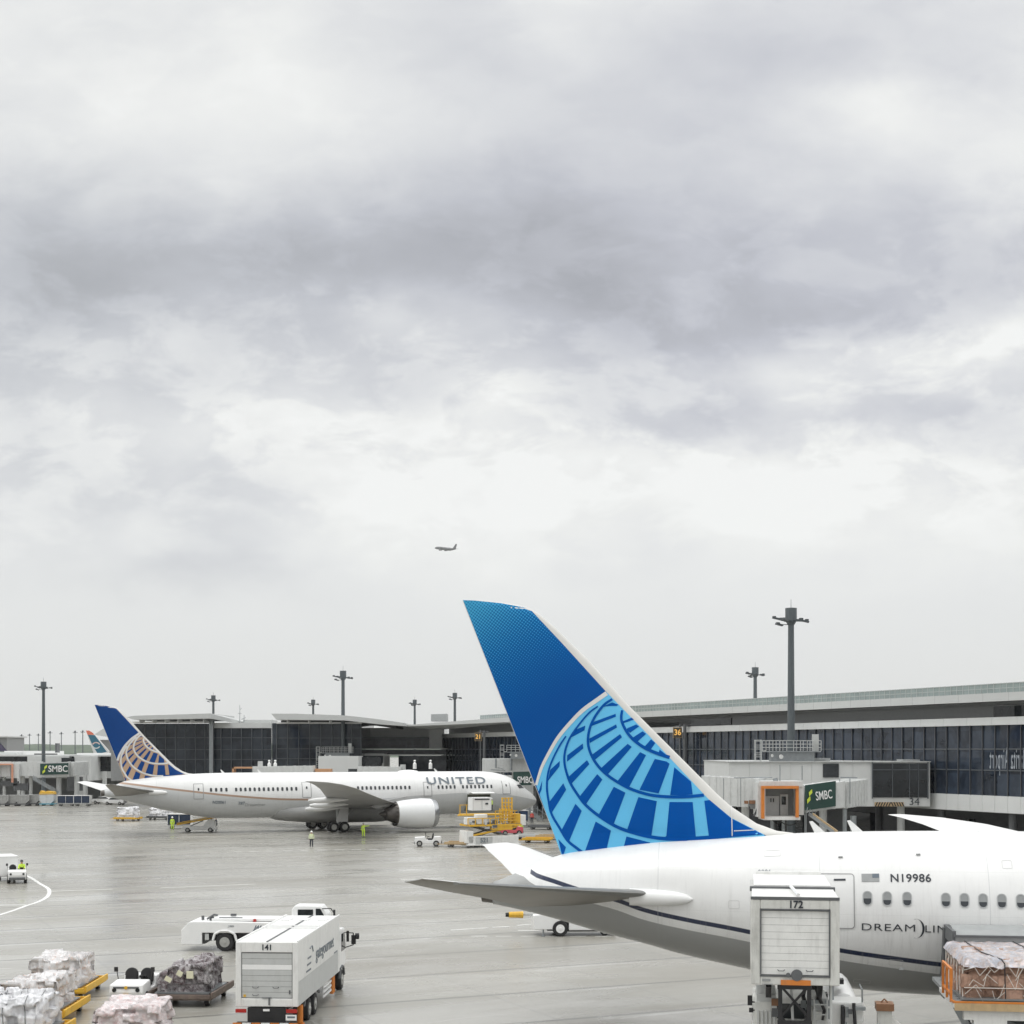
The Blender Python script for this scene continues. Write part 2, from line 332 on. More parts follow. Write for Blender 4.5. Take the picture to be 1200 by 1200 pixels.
# air
m=bpy.data.materials.new('haze_air'); m.use_nodes=True; nt=m.node_tree; nt.nodes.clear()
o_=nd(nt,'ShaderNodeOutputMaterial'); pv=nd(nt,'ShaderNodeVolumePrincipled'); pv.inputs['Color'].default_value=(.97,.98,.99,1); pv.inputs['Density'].default_value=HAZE; pv.inputs['Anisotropy'].default_value=.2
nt.links.new(pv.outputs[0],o_.inputs['Volume'])
hz=MB(); hz.b2(-4100,4100,-250,5100,-1.2,205); tag(hz.build('haze',m),kind='stuff')
# ---------------------------------------------------------------- airliner
TH_N=R(-8); LOC_N=Vector((-1.9,60,0)); TH_F=R(24); LOC_F=Vector((-53.9,198.4,0))
def toloc(loc,th,p):
    d=Vector(p)-loc; c,s=math.cos(th),math.sin(th); return Vector((d.x*c+d.y*s,-d.x*s+d.y*c,d.z))
CAMP=Vector((0,0,CH))
def raydir(px,py): return Vector(((px-600)/F,1,-(py-HZ)/F))
def planehit(loc,th,px,py,y=0.0):
    o=toloc(loc,th,CAMP); d=toloc(loc,th,CAMP+raydir(px,py))-o; k=(y-o.y)/d.y; return o+d*k
NP=lambda px,py:(lambda p:(p.x,p.z))(planehit(LOC_N,TH_N,px,py))
PROF=[(1.2,5.88,5.0,.42),(1.5,5.98,4.95,.5),(2.6,6.45,4.72,.72),(3.82,6.95,4.42,.98),(5.25,7.2,4.02,1.3),(7.2,7.48,3.55,1.68),(8.3,7.58,3.25,1.85),(10.5,7.73,2.78,2.2),(13,7.86,2.3,2.52),(15,7.93,2.02,2.7),(17.4,7.97,1.87,2.82),(20,7.98,1.85,2.87),
 (30,7.98,1.85,2.87),(40,7.98,1.85,2.87),(53,7.98,1.85,2.87),(55.3,7.88,1.86,2.82),(57.3,7.5,1.9,2.64),(58.9,6.9,2.0,2.3),(60.2,6.05,2.2,1.85),(61.2,5.3,2.45,1.4),(62,4.75,2.75,.98),(62.5,4.3,3.05,.6),(62.75,3.95,3.3,.3)]
def prof(t):
    P=PROF
    if t<=P[0][0]: return P[0][1:]
    if t>=P[-1][0]: return P[-1][1:]
    for i in range(len(P)-1):
        if P[i][0]<=t<=P[i+1][0]: break
    p1,p2=P[i],P[i+1]; p0=P[max(i-1,0)]; p3=P[min(i+2,len(P)-1)]; u=(t-p1[0])/(p2[0]-p1[0]); out=[]
    for c in(1,2,3):
        m1=(p2[c]-p0[c])/(p2[0]-p0[0]) if p2[0]>p0[0] else 0; m2=(p3[c]-p1[c])/(p3[0]-p1[0]); h=p2[0]-p1[0]
        if 20<=t<=53: m1=m2=0
        out.append((2*u**3-3*u*u+1)*p1[c]+(u**3-2*u*u+u)*h*m1+(-2*u**3+3*u*u)*p2[c]+(u**3-u*u)*h*m2)
    return out
def fuselage_mesh(holes):
    ts=[1.2+.3*i for i in range(60)]; t=ts[-1]
    while t<52.5: t+=.45; ts.append(t)
    while t<62.7: t+=.16; ts.append(min(t,62.75))
    ts=[x for x in ts if x<62.75]+[62.75]
    n=96; rings=[]
    for t in ts:
        zt,zb,hw=prof(t); zc=(zt+zb)/2; hz=(zt-zb)/2
        rings.append([(t,hw*math.sin(2*math.pi*i/n),zc+hz*math.cos(2*math.pi*i/n)) for i in range(n)])
    b=MB(); b.loft(rings)
    if holes:
        nf=[];nm=[]
        for f,mm in zip(b.f,b.m):
            if len(f)==4:
                c=sum((Vector(b.v[i]) for i in f),Vector())/4
                if any(h[0]<c.x<h[1] and h[2]<c.z<h[3] and c.y<0 for h in holes): continue
            nf.append(f);nm.append(mm)
        b.f=nf;b.m=nm
    return b
def curve_node(nt,val,pts,t0,t1,z0,z1):
    c=nd(nt,'ShaderNodeFloatCurve'); cm=c.mapping; cu=cm.curves[0]
    P=[((t-t0)/(t1-t0),(z-z0)/(z1-z0)) for t,z in sorted(pts)]
    while len(cu.points)<len(P): cu.points.new(.5,.5)
    for q,(a,bb) in zip(cu.points,P): q.location=(a,bb); q.handle_type='AUTO'
    cm.update(); nt.links.new(MA(nt,'DIVIDE',MA(nt,'SUBTRACT',val,t0),t1-t0),c.inputs['Value'])
    return MA(nt,'ADD',MA(nt,'MULTIPLY',c.outputs[0],z1-z0),z0)
def fus_mat(name,pts,stripe,sw,belly,gap,t_end):
    m,nt,b=raw(name); tc=nd(nt,'ShaderNodeTexCoord'); sx=nd(nt,'ShaderNodeSeparateXYZ'); nt.links.new(tc.outputs['Object'],sx.inputs[0]); X,Y,Z=sx.outputs
    zs=curve_node(nt,X,pts,0,63,1,8); d=MA(nt,'SUBTRACT',Z,zs)
    top=MIX(nt,RAMP(nt,NOI(nt,tc.outputs['Object'],.8,6),.3,.7),(.72,.72,.71),(.78,.78,.77))
    lower=RAMP(nt,d,-gap-sw/2-.01,-gap-sw/2+.01,1,0)
    col=MIX(nt,lower,top,belly)
    st=MA(nt,'MULTIPLY',RAMP(nt,MA(nt,'ABSOLUTE',d),sw/2-.01,sw/2+.01,1,0),MA(nt,'LESS_THAN',X,t_end))
    st=MA(nt,'MULTIPLY',st,MA(nt,'GREATER_THAN',X,2.7))
    col=MIX(nt,st,col,stripe)
    # lap joints, panels and streaks
    lj=MA(nt,'ABSOLUTE',MA(nt,'SUBTRACT',MA(nt,'FRACT',MA(nt,'DIVIDE',MA(nt,'ADD',Z,.35),1.55)),.5)); col=MIX(nt,RAMP(nt,lj,.002,.006,.22,0),col,(.4,.4,.4))
    smp=nd(nt,'ShaderNodeMapping'); smp.inputs['Scale'].default_value=(7,1,.5); nt.links.new(tc.outputs['Object'],smp.inputs[0]); sn=NOI(nt,smp.outputs[0],1.2,6,.65)
    col=MIX(nt,MA(nt,'MULTIPLY',RAMP(nt,sn,.52,.72),RAMP(nt,Z,2,7.5,.3,.06)),col,(.3,.29,.27))
    # skin joints
    f=MA(nt,'ABSOLUTE',MA(nt,'SUBTRACT',MA(nt,'FRACT',MA(nt,'DIVIDE',MA(nt,'ADD',X,1.2),5.9)),.5)); jl=RAMP(nt,f,.0012,.0028,.45,0)
    col=MIX(nt,jl,col,(.35,.36,.37))
    st2=NOI(nt,tc.outputs['Object'],2.5,8,.7); dirtf=MA(nt,'MULTIPLY',RAMP(nt,st2,.55,.8),RAMP(nt,Z,2.0,4.5,.35,.04))
    col=MIX(nt,dirtf,col,(.25,.24,.22))
    nt.links.new(col,b.inputs['Base Color']); b.inputs['Roughness'].default_value=.28; b.inputs['Coat Weight'].default_value=.3; b.inputs['Coat Roughness'].default_value=.1
    bp=nd(nt,'ShaderNodeBump'); bp.inputs['Strength'].default_value=.035; bp.inputs['Distance'].default_value=.1
    mp=nd(nt,'ShaderNodeMapping'); mp.inputs['Scale'].default_value=(1,1,2.2); nt.links.new(tc.outputs['Object'],mp.inputs[0])
    nt.links.new(NOI(nt,mp.outputs[0],1.1,3,.5),bp.inputs['Height']); nt.links.new(bp.outputs[0],b.inputs['Normal'])
    return m
# fin geometry (x=t, z) from the traced outline
TEp=[NP(658.3,1001),NP(541.7,702.7)]
LEp=[NP(*p) for p in((935,976.5),(913,974.5),(886.7,965),(856.7,945),(840,930),(736.7,826.7),(690,774),(650,735),(633,720.5),(620.5,713),(605,709),(587.5,706),(557.5,703.2))]
LEi=[NP(*p) for p in((900,980),(894.5,977),(857,958),(830,935.8),(758.8,860),(710.5,810.5),(660,755),(620.5,713))]
def interp(P,z):      # t at height z along polyline with rising z
    if z<=P[0][1]: return P[0][0]
    for (a,b_),(c,d) in zip(P[:-1],P[1:]):
        if b_<=z<=d: return a+(c-a)*(z-b_)/max(1e-6,d-b_)
    return P[-1][0]
def te(z): (a,b_),(c,d)=TEp; return a+(c-a)*(z-b_)/(d-b_)
ZT=TEp[1][1]
def fin_half(t,z):
    z=min(z,ZT-.01); le=interp(LEp,z); tt=te(z); ch=max(le-tt,.05); u=min(max((le-t)/ch,0),1)
    T=min(.05*ch,.4)
    return T*max(0,10*(.2969*math.sqrt(u)-.126*u-.3516*u*u+.2843*u**3-.1015*u**4))+.012
def fin_mesh():
    rings=[];nz=150;nu=64
    z0=6.4
    for k in range(nz+1):
        z=z0+(ZT-.03-z0)*k/nz; le=interp(LEp,z); t1=te(max(z,6.9)) ; r=[]
        us=[(i/nu)**1.5 for i in range(nu+1)]
        for u in us: t=le+(t1-le)*u; r.append((t,-fin_half(t,z),z))
        for u in reversed(us[1:]): t=le+(t1-le)*u; r.append((t,fin_half(t,z),z))
        rings.append(r)
    b=MB(); b.loft(rings); return b
def decal(name,polys,side,off,m,parent,surf,grid=.2):
    b=MB()
    for poly in polys:
        pv=[Vector(p) for p in poly]; x0=min(p.x for p in pv);x1=max(p.x for p in pv);z0=min(p.y for p in pv);z1=max(p.y for p in pv)
        n0=len(pv); pts=[]
        for i in range(n0):
            a=pv[i];c=pv[(i+1)%n0];k=max(1,int((c-a).length/grid))
            for j in range(k): pts.append(a+(c-a)*j/k)
        n1=len(pts); extra=[Vector((x0+grid*(i+.5),z0+grid*(j+.5))) for i in range(int((x1-x0)/grid)+1) for j in range(int((z1-z0)/grid)+1)]
        res=delaunay_2d_cdt(pts+extra,[],[list(range(n1))],1,1e-5)
        b.add([(p.x,side*(surf(p.x,p.y)+off),p.y) for p in res[0]],[list(f) for f in res[2]])
    if not b.f: return None
    return b.build(name,m,parent)
def ribbon(P,w):
    P=[Vector(p) for p in P]; P=[Vector((q.x,q.y)) for q in smoothpts([Vector((p.x,p.y,0)) for p in P],5)]
    if isinstance(w,(int,float)): w=(w,w)
    L=[];Rr=[];n=len(P)
    for i,p in enumerate(P):
        d=(P[min(i+1,n-1)]-P[max(i-1,0)]).normalized(); q=Vector((-d.y,d.x))*(w[0]+(w[1]-w[0])*i/(n-1))/2; L.append(p+q);Rr.append(p-q)
    return [tuple(p) for p in L+Rr[::-1]]
A_=lambda x,y:NP(620+x/7.5,800+y/7.5); B_=lambda x,y:NP(620+x/7.5,890+y/7.5); C_=lambda x,y:NP(740+x/6.667,860+y/6.667)
ARC1=[NP(*p) for p in((729.6,832.5),(728.7,843),(733.3,854.7),(741.3,865.3),(753.3,874.7),(766.7,881.3),(785,887.5))]
ARC2=[NP(*p) for p in((718,819.5),(708,826.7),(697.3,841.3),(691.3,856),(690,872),(694.7,886.7),(702.7,898.7),(713.3,908.7),(725.3,916.7),(740,924.3),(759.5,930.5),(777.5,933),(800,933.5),(825,931.5))]
ARC3=[NP(*p) for p in((701.3,828),(690.7,836),(677.3,852),(668,866),(663,880),(662,892),(664,903.3),(669.3,918),(678.7,932.7),(686.7,942.7),(700,954),(718.7,966),(736,973.3),(760,979.6),(782,982.3),(806,982.5))]
ARC4=[NP(*p) for p in((664,862.7),(656,874.7),(647.3,892),(642.6,906.7),(641.3,923.3),(643.3,939.3),(646.7,954),(656,970),(665.3,984.7),(676,993.5),(683,998.7))]
OUT=[NP(*p) for p in((711.5,812.5),(700,820.8),(684,832.3),(669.3,847),(654.7,864.3),(644,882),(636,897.3),(632.3,907.5),(628.5,920))]
FUSL=[NP(*p) for p in((896,979),(860,982.5),(820,985),(793,987.2),(750,991),(700,997),(660.5,1002))]
FIELD=[(p[0],p[1]) for p in OUT]+[NP(657.8,1001)]+FUSL[::-1]+[(LEi[i][0],LEi[i][1]) for i in range(1,6)]
BARS=[[A_(832,358),A_(828,340),A_(905,308),A_(925,325)],[A_(855,418),A_(870,400),A_(945,368),A_(970,385),A_(893,440)],[A_(905,490),A_(1000,428),A_(1032,450),A_(952,523)],[A_(1010,572),A_(1075,498),A_(1112,530),A_(1062,606)],[A_(1140,625),A_(1150,588),A_(1215,640)],
[A_(650,215),A_(715,183),A_(735,175),A_(790,195),A_(775,206),A_(710,207)],[A_(575,345),A_(765,275),A_(768,300),A_(555,382)],[A_(535,492),A_(770,368),A_(778,395),A_(540,530)],[A_(560,632),A_(805,453),A_(822,480),A_(588,675)],[A_(630,758),A_(872,537),A_(907,565),A_(692,812)],
[A_(980,610),A_(1032,637),B_(885,240),B_(780,192)],[NP(767.8,889.3),NP(781.5,892.3),NP(785,895),NP(772.3,929.5),NP(750,925.2)],[NP(790.5,899),NP(810,915.8),NP(812,930.5),NP(800,932),NP(785.8,931.3)],
[A_(420,412),A_(500,378),A_(492,420),A_(370,485)],[A_(340,638),A_(478,535),A_(482,578),A_(338,695)],[A_(515,680),A_(535,715),B_(374,217),B_(348,155)],[B_(605,128),B_(650,175),B_(500,400),B_(440,335)],[B_(750,238),B_(852,290),B_(745,575),B_(615,485)],[B_(965,328),B_(1127,363),B_(1078,672),B_(865,618)],
[C_(300,530),C_(480,530),C_(505,805),C_(275,802)],[C_(570,520),C_(612,515),C_(780,657),C_(1025,781),C_(780,803),C_(605,820),C_(350,832),C_(270,818),C_(270,795),C_(505,797),C_(605,790)],
[A_(190,765),A_(275,688),B_(272,60),B_(168,190)],[B_(305,208),B_(330,265),B_(205,462),B_(178,375)],[B_(412,388),B_(467,450),B_(355,715),B_(285,625)],[B_(590,543),B_(724,622),B_(686,782),B_(495,802)],[B_(860,673),B_(1067,725),B_(1067,743),B_(833,776)],
[B_(118,185),B_(112,265),B_(90,310),B_(82,290)],[B_(258,700),B_(326,770),B_(306,830),B_(288,829)]]
BLUE=[(p[0]+.02,p[1]) for p in(NP(658,1000.2),NP(542.2,703.3))]+[NP(557.5,704),NP(587.5,707),NP(606,710.5)]+[(LEi[i][0],LEi[i][1]) for i in range(7,-1,-1)]+FUSL[1:]
# blue with halftone dots
m,nt,b=raw('blue_halftone'); tc=nd(nt,'ShaderNodeTexCoord'); sx=nd(nt,'ShaderNodeSeparateXYZ'); nt.links.new(tc.outputs['Object'],sx.inputs[0]); X,Y,Z=sx.outputs
pp=.098
a=MA(nt,'DIVIDE',MA(nt,'ADD',MA(nt,'MULTIPLY',X,.8),MA(nt,'MULTIPLY',Z,-.6)),pp); c=MA(nt,'DIVIDE',MA(nt,'ADD',MA(nt,'MULTIPLY',X,.6),MA(nt,'MULTIPLY',Z,.8)),pp)
fa=MA(nt,'SUBTRACT',MA(nt,'FRACT',MA(nt,'ADD',a,500)),.5); fc=MA(nt,'SUBTRACT',MA(nt,'FRACT',MA(nt,'ADD',c,500)),.5)
r=MA(nt,'SQRT',MA(nt,'ADD',MA(nt,'MULTIPLY',fa,fa),MA(nt,'MULTIPLY',fc,fc)))
gr=MA(nt,'SUBTRACT',MA(nt,'ADD',Z,MA(nt,'MULTIPLY',X,-.62)),11.2)   # grows toward the aft top corner
rad=RAMP(nt,gr,-.6,6.0,.04,.54)
dot=RAMP(nt,MA(nt,'SUBTRACT',rad,r),-.06,.06)
base=MIX(nt,RAMP(nt,gr,-.5,5.5),(.0,.072,.30),(.0,.12,.33)); lightc=MIX(nt,RAMP(nt,gr,1.0,5),(.02,.20,.52),(.06,.36,.60))
nt.links.new(MIX(nt,dot,base,lightc),b.inputs['Base Color']); b.inputs['Roughness'].default_value=.28; b.inputs['Specular IOR Level'].default_value=.12
blueh=m
lblue=mat('light_blue_livery',(.13,.50,.80),.3,var=.04,spec=.2,scale=.7); nblue=mat('deep_blue_livery',(.0,.08,.36),.3,var=.08,spec=.08,scale=.6)
oblue=mat('classic_blue_livery',(.004,.05,.21),.3,var=.05,spec=.15); gold=mat('gold_livery',(.47,.32,.21),.35,var=.06)
lemetal=mat('leading_edge_grey_white',(.62,.61,.58),.4,var=.05,scale=1)
wingg=mat('wing_grey',(.36,.36,.355),.35,var=.06,scale=.5); wingl=mat('wing_dark_panel',(.2,.2,.19),.4,var=.1)
winw=mat('tail_surface_white',(.66,.66,.65),.35,var=.04); cowl=mat('nacelle_white',(.76,.77,.77),.3,var=.03); lip=mat('polished_lip',(.4,.41,.42),.25,metal=.7,var=.05)
exh=mat('exhaust_metal',(.13,.12,.11),.4,metal=.7,var=.2); shade=mat('window_shade_grey',(.3,.31,.31),.25,var=.08); wglass=mat('cabin_glass',(.05,.055,.06),.08,var=.1); wring=mat('window_ring',(.42,.43,.43),.3,var=.03)
seam=mat('seam_grey',(.3,.3,.3),.5,var=.05); texth=mat('dark_lettering',(.02,.025,.035),.4,var=.02); textg=mat('grey_lettering',(.12,.15,.18),.4,var=.03)
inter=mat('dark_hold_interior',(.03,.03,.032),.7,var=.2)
def airfoil_loft(secs,n=18,vertical=False):   # secs: (y,t_le,t_te,z,thick)
    rings=[]
    for sc in secs:
        y,l,t_,z,th=sc[:5]; zt=sc[5] if len(sc)>5 else z
        r=[]
        for i in range(n): u=(i/n)**1.6; q=l+(t_-l)*u; h=th*(1.35*math.sqrt(u)*(1-u)+.02); r.append((q,y,z+(zt-z)*u+h))
        for i in range(n): u=(1-(i/n))**1.6; q=l+(t_-l)*u; h=th*(1.35*math.sqrt(max(u,0))*(1-u)+.02)*.75; r.append((q,y,z+(zt-z)*u-h))
        rings.append(r)
    return rings
def rrect(w,h,r,n=5):
    P=[]
    for cx,cy,a0 in((w/2-r,h/2-r,0),(-w/2+r,h/2-r,90),(-w/2+r,-h/2+r,180),(w/2-r,-h/2+r,270)):
        for i in range(n+1): a=R(a0+90*i/n); P.append((cx+r*math.cos(a),cy+r*math.sin(a)))
    return P
def subd(P,k):
    out=[]
    for i,p in enumerate(P):
        q=P[(i+1)%len(P)]; kk=k if (Vector(q)-Vector(p)).length>.3 else 1
        out+=[(p[0]+(q[0]-p[0])*j/kk,p[1]+(q[1]-p[1])*j/kk) for j in range(kk)]
    return out
def ringmesh(w,h,r,t,d,m=0,b=None,z0=0,sub=0):
    b=b or MB(); o=rrect(w,h,r); i=rrect(w-2*t,h-2*t,max(r-t,.02))
    if sub: o=subd(o,sub); i=subd(i,sub)
    n=len(o)
    vs=[(x,y,z0) for x,y in o]+[(x,y,d) for x,y in o]+[(x,y,d) for x,y in i]+[(x,y,z0) for x,y in i]
    fs=[]
    for k in range(n):
        j=(k+1)%n; fs+=[(k,j,n+j,n+k),(n+k,n+j,2*n+j,2*n+k),(2*n+k,2*n+j,3*n+j,3*n+k)]
    b.add(vs,fs,m); return b
def frame_at(p,nrm):
    z=nrm.normalized(); x=Vector((1,0,0)); x=(x-z*x.dot(z)).normalized(); y=z.cross(x); M=Matrix((x,y,z)).transposed().to_4x4(); M.translation=p; return M
def put(o,M): o.matrix_local=M; return o
class Plane:
    def __init__(s,label,loc,th,new,holes):
        s.loc,s.th=loc,th; s.root=thing('airliner',label,'airliner',loc,th)
        fb=fuselage_mesh([]); bm=bmesh.new(); vs=[bm.verts.new(v) for v in fb.v]
        for f in fb.f: bm.faces.new([vs[i] for i in f])
        bm.normal_update(); s.bvh=BVHTree.FromBMesh(bm); bm.free(); s.new=new; s.holes=holes
        s.o=toloc(loc,th,CAMP)
    def hit(s,px,py):
        d=toloc(s.loc,s.th,CAMP+raydir(px,py))-s.o; p,n,i,_=s.bvh.ray_cast(s.o,d.normalized())
        if p is None: p=planehit(s.loc,s.th,px,py,-2); n=Vector((0,-1,0))
        if n.dot(d)>0: n=-n
        return p,n
    def at(s,t,z):
        p,n,i,_=s.bvh.ray_cast(Vector((t,-20,z)),Vector((0,1,0)));
        if n.y>0: n=-n
        return p,n
    def txt(s,st,size,px,py,m,off=.012,**k):
        p,n=s.hit(px,py); M=frame_at(p+n*off,n); return text('lettering',st,size,m,s.root,M.translation,rot=M.to_3x3(),**k)
    def airframe(s,stripepts,stripe,sw,belly,gap,tend):
        r=s.root; s.body=fuselage_mesh(s.holes).build('fuselage',fus_mat('fuselage_paint_new' if s.new else 'fuselage_paint_classic',stripepts,stripe,sw,belly,gap,tend),r,smooth='all')
        fin=fin_mesh().build('tail_fin',lemetal,r,smooth=True)
        for sd in(-1,1):
            if s.new:
                decal('fin_paint',[BLUE],sd,.012,blueh,fin,fin_half); decal('globe_field',[FIELD],sd,.022,lblue,fin,fin_half)
                decal('globe_outline',[ribbon(OUT,(.17,.1))],sd,.032,winw,fin,fin_half)
                decal('globe_pattern',BARS,sd,.032,nblue,fin,fin_half)
                decal('globe_arc',[ribbon(ARC1,(.09,.13)),ribbon(ARC2,(.09,.12)),ribbon(ARC3,(.06,.14)),ribbon(ARC4,(.06,.11))],sd,.042,nblue,fin,fin_half)
            else:
                decal('fin_paint',[BLUE],sd,.006,oblue,fin,fin_half); decal('globe_field',[FIELD],sd,.02,gold,fin,fin_half)
                decal('globe_pattern',BARS,sd,.035,oblue,fin,fin_half)
                decal('globe_arc',[ribbon(OUT,.26)]+[ribbon(q,.2) for q in(ARC1,ARC2,ARC3,ARC4)],sd,.05,winw,fin,fin_half)
        if s.new:
            for sd in(-1,1):
                pass
                decal('panel_joint',[ribbon([NP(857,944),NP(857.6,960),NP(858,979)],.035),ribbon([NP(860,973),NP(874,972.4),NP(884,972)],.03)],sd,.05,winw,fin,fin_half)
        # rudder hinge line and tail cone
        part('tail_cone_exhaust',exh,r,lambda b:b.cyl((1.35,0,5.44),(.75,0,5.42),.42,.34,20),smooth=True)
        for sd in(-1,1):
            K=1 if sd>0 else 0
            def st(b):
                secs=[(sd*1.0,7.75,2.5,5.58,.42,5.02),(sd*4,5.05,1.6,5.95,.33,5.6),(sd*7,2.85,.65-K*.2,6.32,.22,6.12),(sd*8.9,1.55,.05-K*.45,6.58,.14,6.48),(sd*9.6,.9,-.17-K*.5,6.72,.09,6.63),(sd*9.92,.35,-.27-K*.6,6.8,.04,6.69)]
                b.loft(airfoil_loft(secs))
            sb=part('tailplane',[winw,mat('tailplane_underside_shade_grey',(.235,.22,.195),.4,var=.12,scale=.8)],r,st,smooth=True)
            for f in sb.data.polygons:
                if f.normal.z<-.1: f.material_index=1  # grey paint with underside shade worked in: downward faces get a darker colour
            def le(b):
                secs=[(sd*1.6,7.62,6.75,5.62,.40),(sd*4,5.35,4.75,5.93,.30),(sd*7,3.05,2.6,6.32,.22),(sd*9.2,1.45,1.2,6.6,.12)]
                rr=[]
                for y,l,t_,z,th in secs:
                    q=[]
                    for i in range(9):
                        a=R(-80+160*i/8); q.append((t_+(l-t_)*math.cos(a),y,z+th*.42*math.sin(a)))
                    rr.append(q)
                b.loft(rr)
            part('leading_edge',wingl,sb,le,smooth=True)
            def pod(b):
                rr=[]
                for i in range(12):
                    u=i/11; rad=.3*math.sqrt(max(0,1-(u)**3))+.02; t=6.6+u*2.35
                    rr.append([(t,sd*(1.72+.25*u)+rad*.9*math.sin(2*math.pi*k/16),5.52-.04*u+rad*math.cos(2*math.pi*k/16)) for k in range(16)])
                b.loft(rr)
            part('fairing',white2,r,pod,smooth=True)
            def plate(b):
                rr=[]
                for i in range(9):
                    t=3.0+i*.6; h=.62*math.sin(math.pi*min(1,(i+.4)/8.6))**.7+.03; y0=prof(t)[2]
                    rr.append([(t,sd*(y0+.03-abs(q)*.28*h-.07*(abs(q)>.85)),5.55+q*h) for q in(-1,-.8,-.4,0,.4,.8,1)])
                b.loft(rr,cap=False,closed=False)
            part('root_seal',winw,r,plate,smooth=True)
            def wing(b):
                secs=[(sd*2.2,42.6,28.4,3.3,1.0),(sd*6,40.1,28.2,3.55,.85),(sd*10,37.5,28.0,3.95,.62),(sd*16,33.6,26.4,4.7,.42),(sd*22,29.7,24.0,5.6,.28),(sd*26,26.9,22.3,6.35,.2),(sd*28.3,24.4,20.9,6.9,.13),(sd*29.5,22.2,19.9,7.2,.08),(sd*30.05,20.2,19.2,7.35,.04)]
                b.loft(airfoil_loft(secs))
            wg=part('wing',winw if s.new else wingg,r,wing,smooth=True)
            for yy,tt,zz in((8.2,27.6,3.4),(13.5,26.6,4.05),(19,24.8,4.85)):
                def ft(b,yy=yy,tt=tt,zz=zz):
                    rr=[]
                    for i in range(9):
                        u=i/8; ra=.28*math.sin(math.pi*(.08+.92*u)**.8)+.03; rr.append([(tt-1.9+u*5.2,sd*yy+ra*math.sin(2*math.pi*k/10),zz-.05+ra*1.2*math.cos(2*math.pi*k/10)-(1-u)*.1) for k in range(10)])
                    b.loft(rr)
                part('flap_fairing',winw,wg,ft,smooth=True)
        for t in((13.9,15.3,29,46) if s.new else (17,22,47.5)):
            z=prof(t)[0]
            part('blade_antenna',white2,r,lambda b,t=t,z=z:b.prism([(t,z-.03),(t-.42,z-.03),(t-.62,z+.4),(t-.5,z+.42)],-.025,.025))
        part('satellite_dome',white2,r,lambda b:b.loft([[(43+1.6*math.cos(a)*c,.5*math.sin(a)*c,7.93+h) for a in[2*math.pi*k/16 for k in range(16)]] for c,h in((1,0),(.85,.16),(.5,.26),(.1,.3))]),smooth=True)
    def doorway(s,px0,px1,py0,py1,lab=None,th=.05):
        p,n=s.hit((px0+px1)/2,(py0+py1)/2); a,_=s.hit(px0,(py0+py1)/2); c,_=s.hit(px1,(py0+py1)/2); e,_=s.hit((px0+px1)/2,py0); f,_=s.hit((px0+px1)/2,py1)
        w=(c-a).length; h=(e-f).length; b=ringmesh(w,h,.14,th,.02,sub=14); o=b.build('door_frame',seam,s.root); MM=frame_at(p+n*.006,n); put(o,MM)
        # follow the fuselage curve
        for vtx in o.data.vertices:
            q=MM@Vector((vtx.co.x,vtx.co.y,0)); pp,_n=s.at(q.x,q.z)
            vtx.co.z+= (pp.y-q.y)*n.y
        b=MB(); b.box((0,.12*h,.0),(.2,.34,.02)); k=b.build('door_window',wglass,o); k.location=(-.0,0,.012)
        return o
# ---- near airliner
NEAR=Plane('white airliner with light blue globe tail fin, nearest and cropped by the right edge',LOC_N,TH_N,True,[(18.0,23.0,2.3,4.65)])
sp=[]
for px,py in((605,1018),(625,1024),(650,1033),(680,1043),(720,1054),(757,1067),(800,1077),(860,1088.5),(920,1101),(986,1114),(1050,1123.5),(1112,1131.5),(1195,1140)):
    p,n=NEAR.hit(px,py); sp.append((p.x,p.z))
sp.append((30,2.6)); sp.append((45,2.5)); sp.append((0,sp[0][1]+.3)); sp.append((63,3))
NEAR.airframe(sp,(.012,.02,.055),.17,(.32,.325,.32),.30,60)
wz=[]
M0=None
for i,(px,py) in enumerate(((1016.5,1052.7),(1039.6,1053.2),(1063,1053.7),(1108.4,1054.8),(1130.2,1055.2),(1152,1055.6),(1174,1056),(1196.2,1056.4),(1218,1056.8),(1240,1057.2),(1262,1057.6))):
    p,n=NEAR.hit(px,py); M=frame_at(p+n*.004,n)
    o=ringmesh(.34,.53,.16,.035,.016).build('window',wring,NEAR.root); put(o,M)
    zl=-.035+(.03 if i==0 else -.012*(i%2)); P=rrect(.28,.47,.13)
    b=MB(); up=[q for q in P if q[1]>zl]; dn=[q for q in P if q[1]<=zl]
    b.add([(x,y,.006) for x,y in ([(.14,zl)]+up+[(-.14,zl)])],[tuple(range(len(up)+2))],0)
    b.add([(x,y,.006) for x,y in ([(-.14,zl)]+dn+[(.14,zl)])],[tuple(range(len(dn)+2))],1)
    b.build('pane',[shade,wglass],o)
NEAR.doorway(938,1001.5,1023,1088,th=.035)
part('door_vent',texth,NEAR.root,lambda b:b.box((0,0,0),(.42,.07,.012))).matrix_local=(lambda pn:frame_at(pn[0]+pn[1]*.012,pn[1]))(NEAR.hit(984,1031))
NEAR.txt('N19986',.43,1067,1029.5,texth,xs=.98,sp=1.06,bold=.006)
NEAR.txt('0986',.2,896,1021.5,textg,sp=1.25)
NEAR.txt('DREAM',.37,1041,1087.3,texth,xs=1.5,sp=1.1,bold=-.002); NEAR.txt('LINER',.37,1107,1089.3,texth,xs=1.35,sp=1.1,bold=-.002)
def crescent(b):
    n=24; o=[];i_=[]
    for k in range(n+1):
        a=R(-105+210*k/n); o.append((.30*math.cos(a)-.12,.35*math.sin(a),0)); i_.append((.30*math.cos(a)*.70-.12+.01,.345*math.sin(a),0))
    b.add(o+i_,[(k,k+1,n+2+k,n+1+k) for k in range(n)])
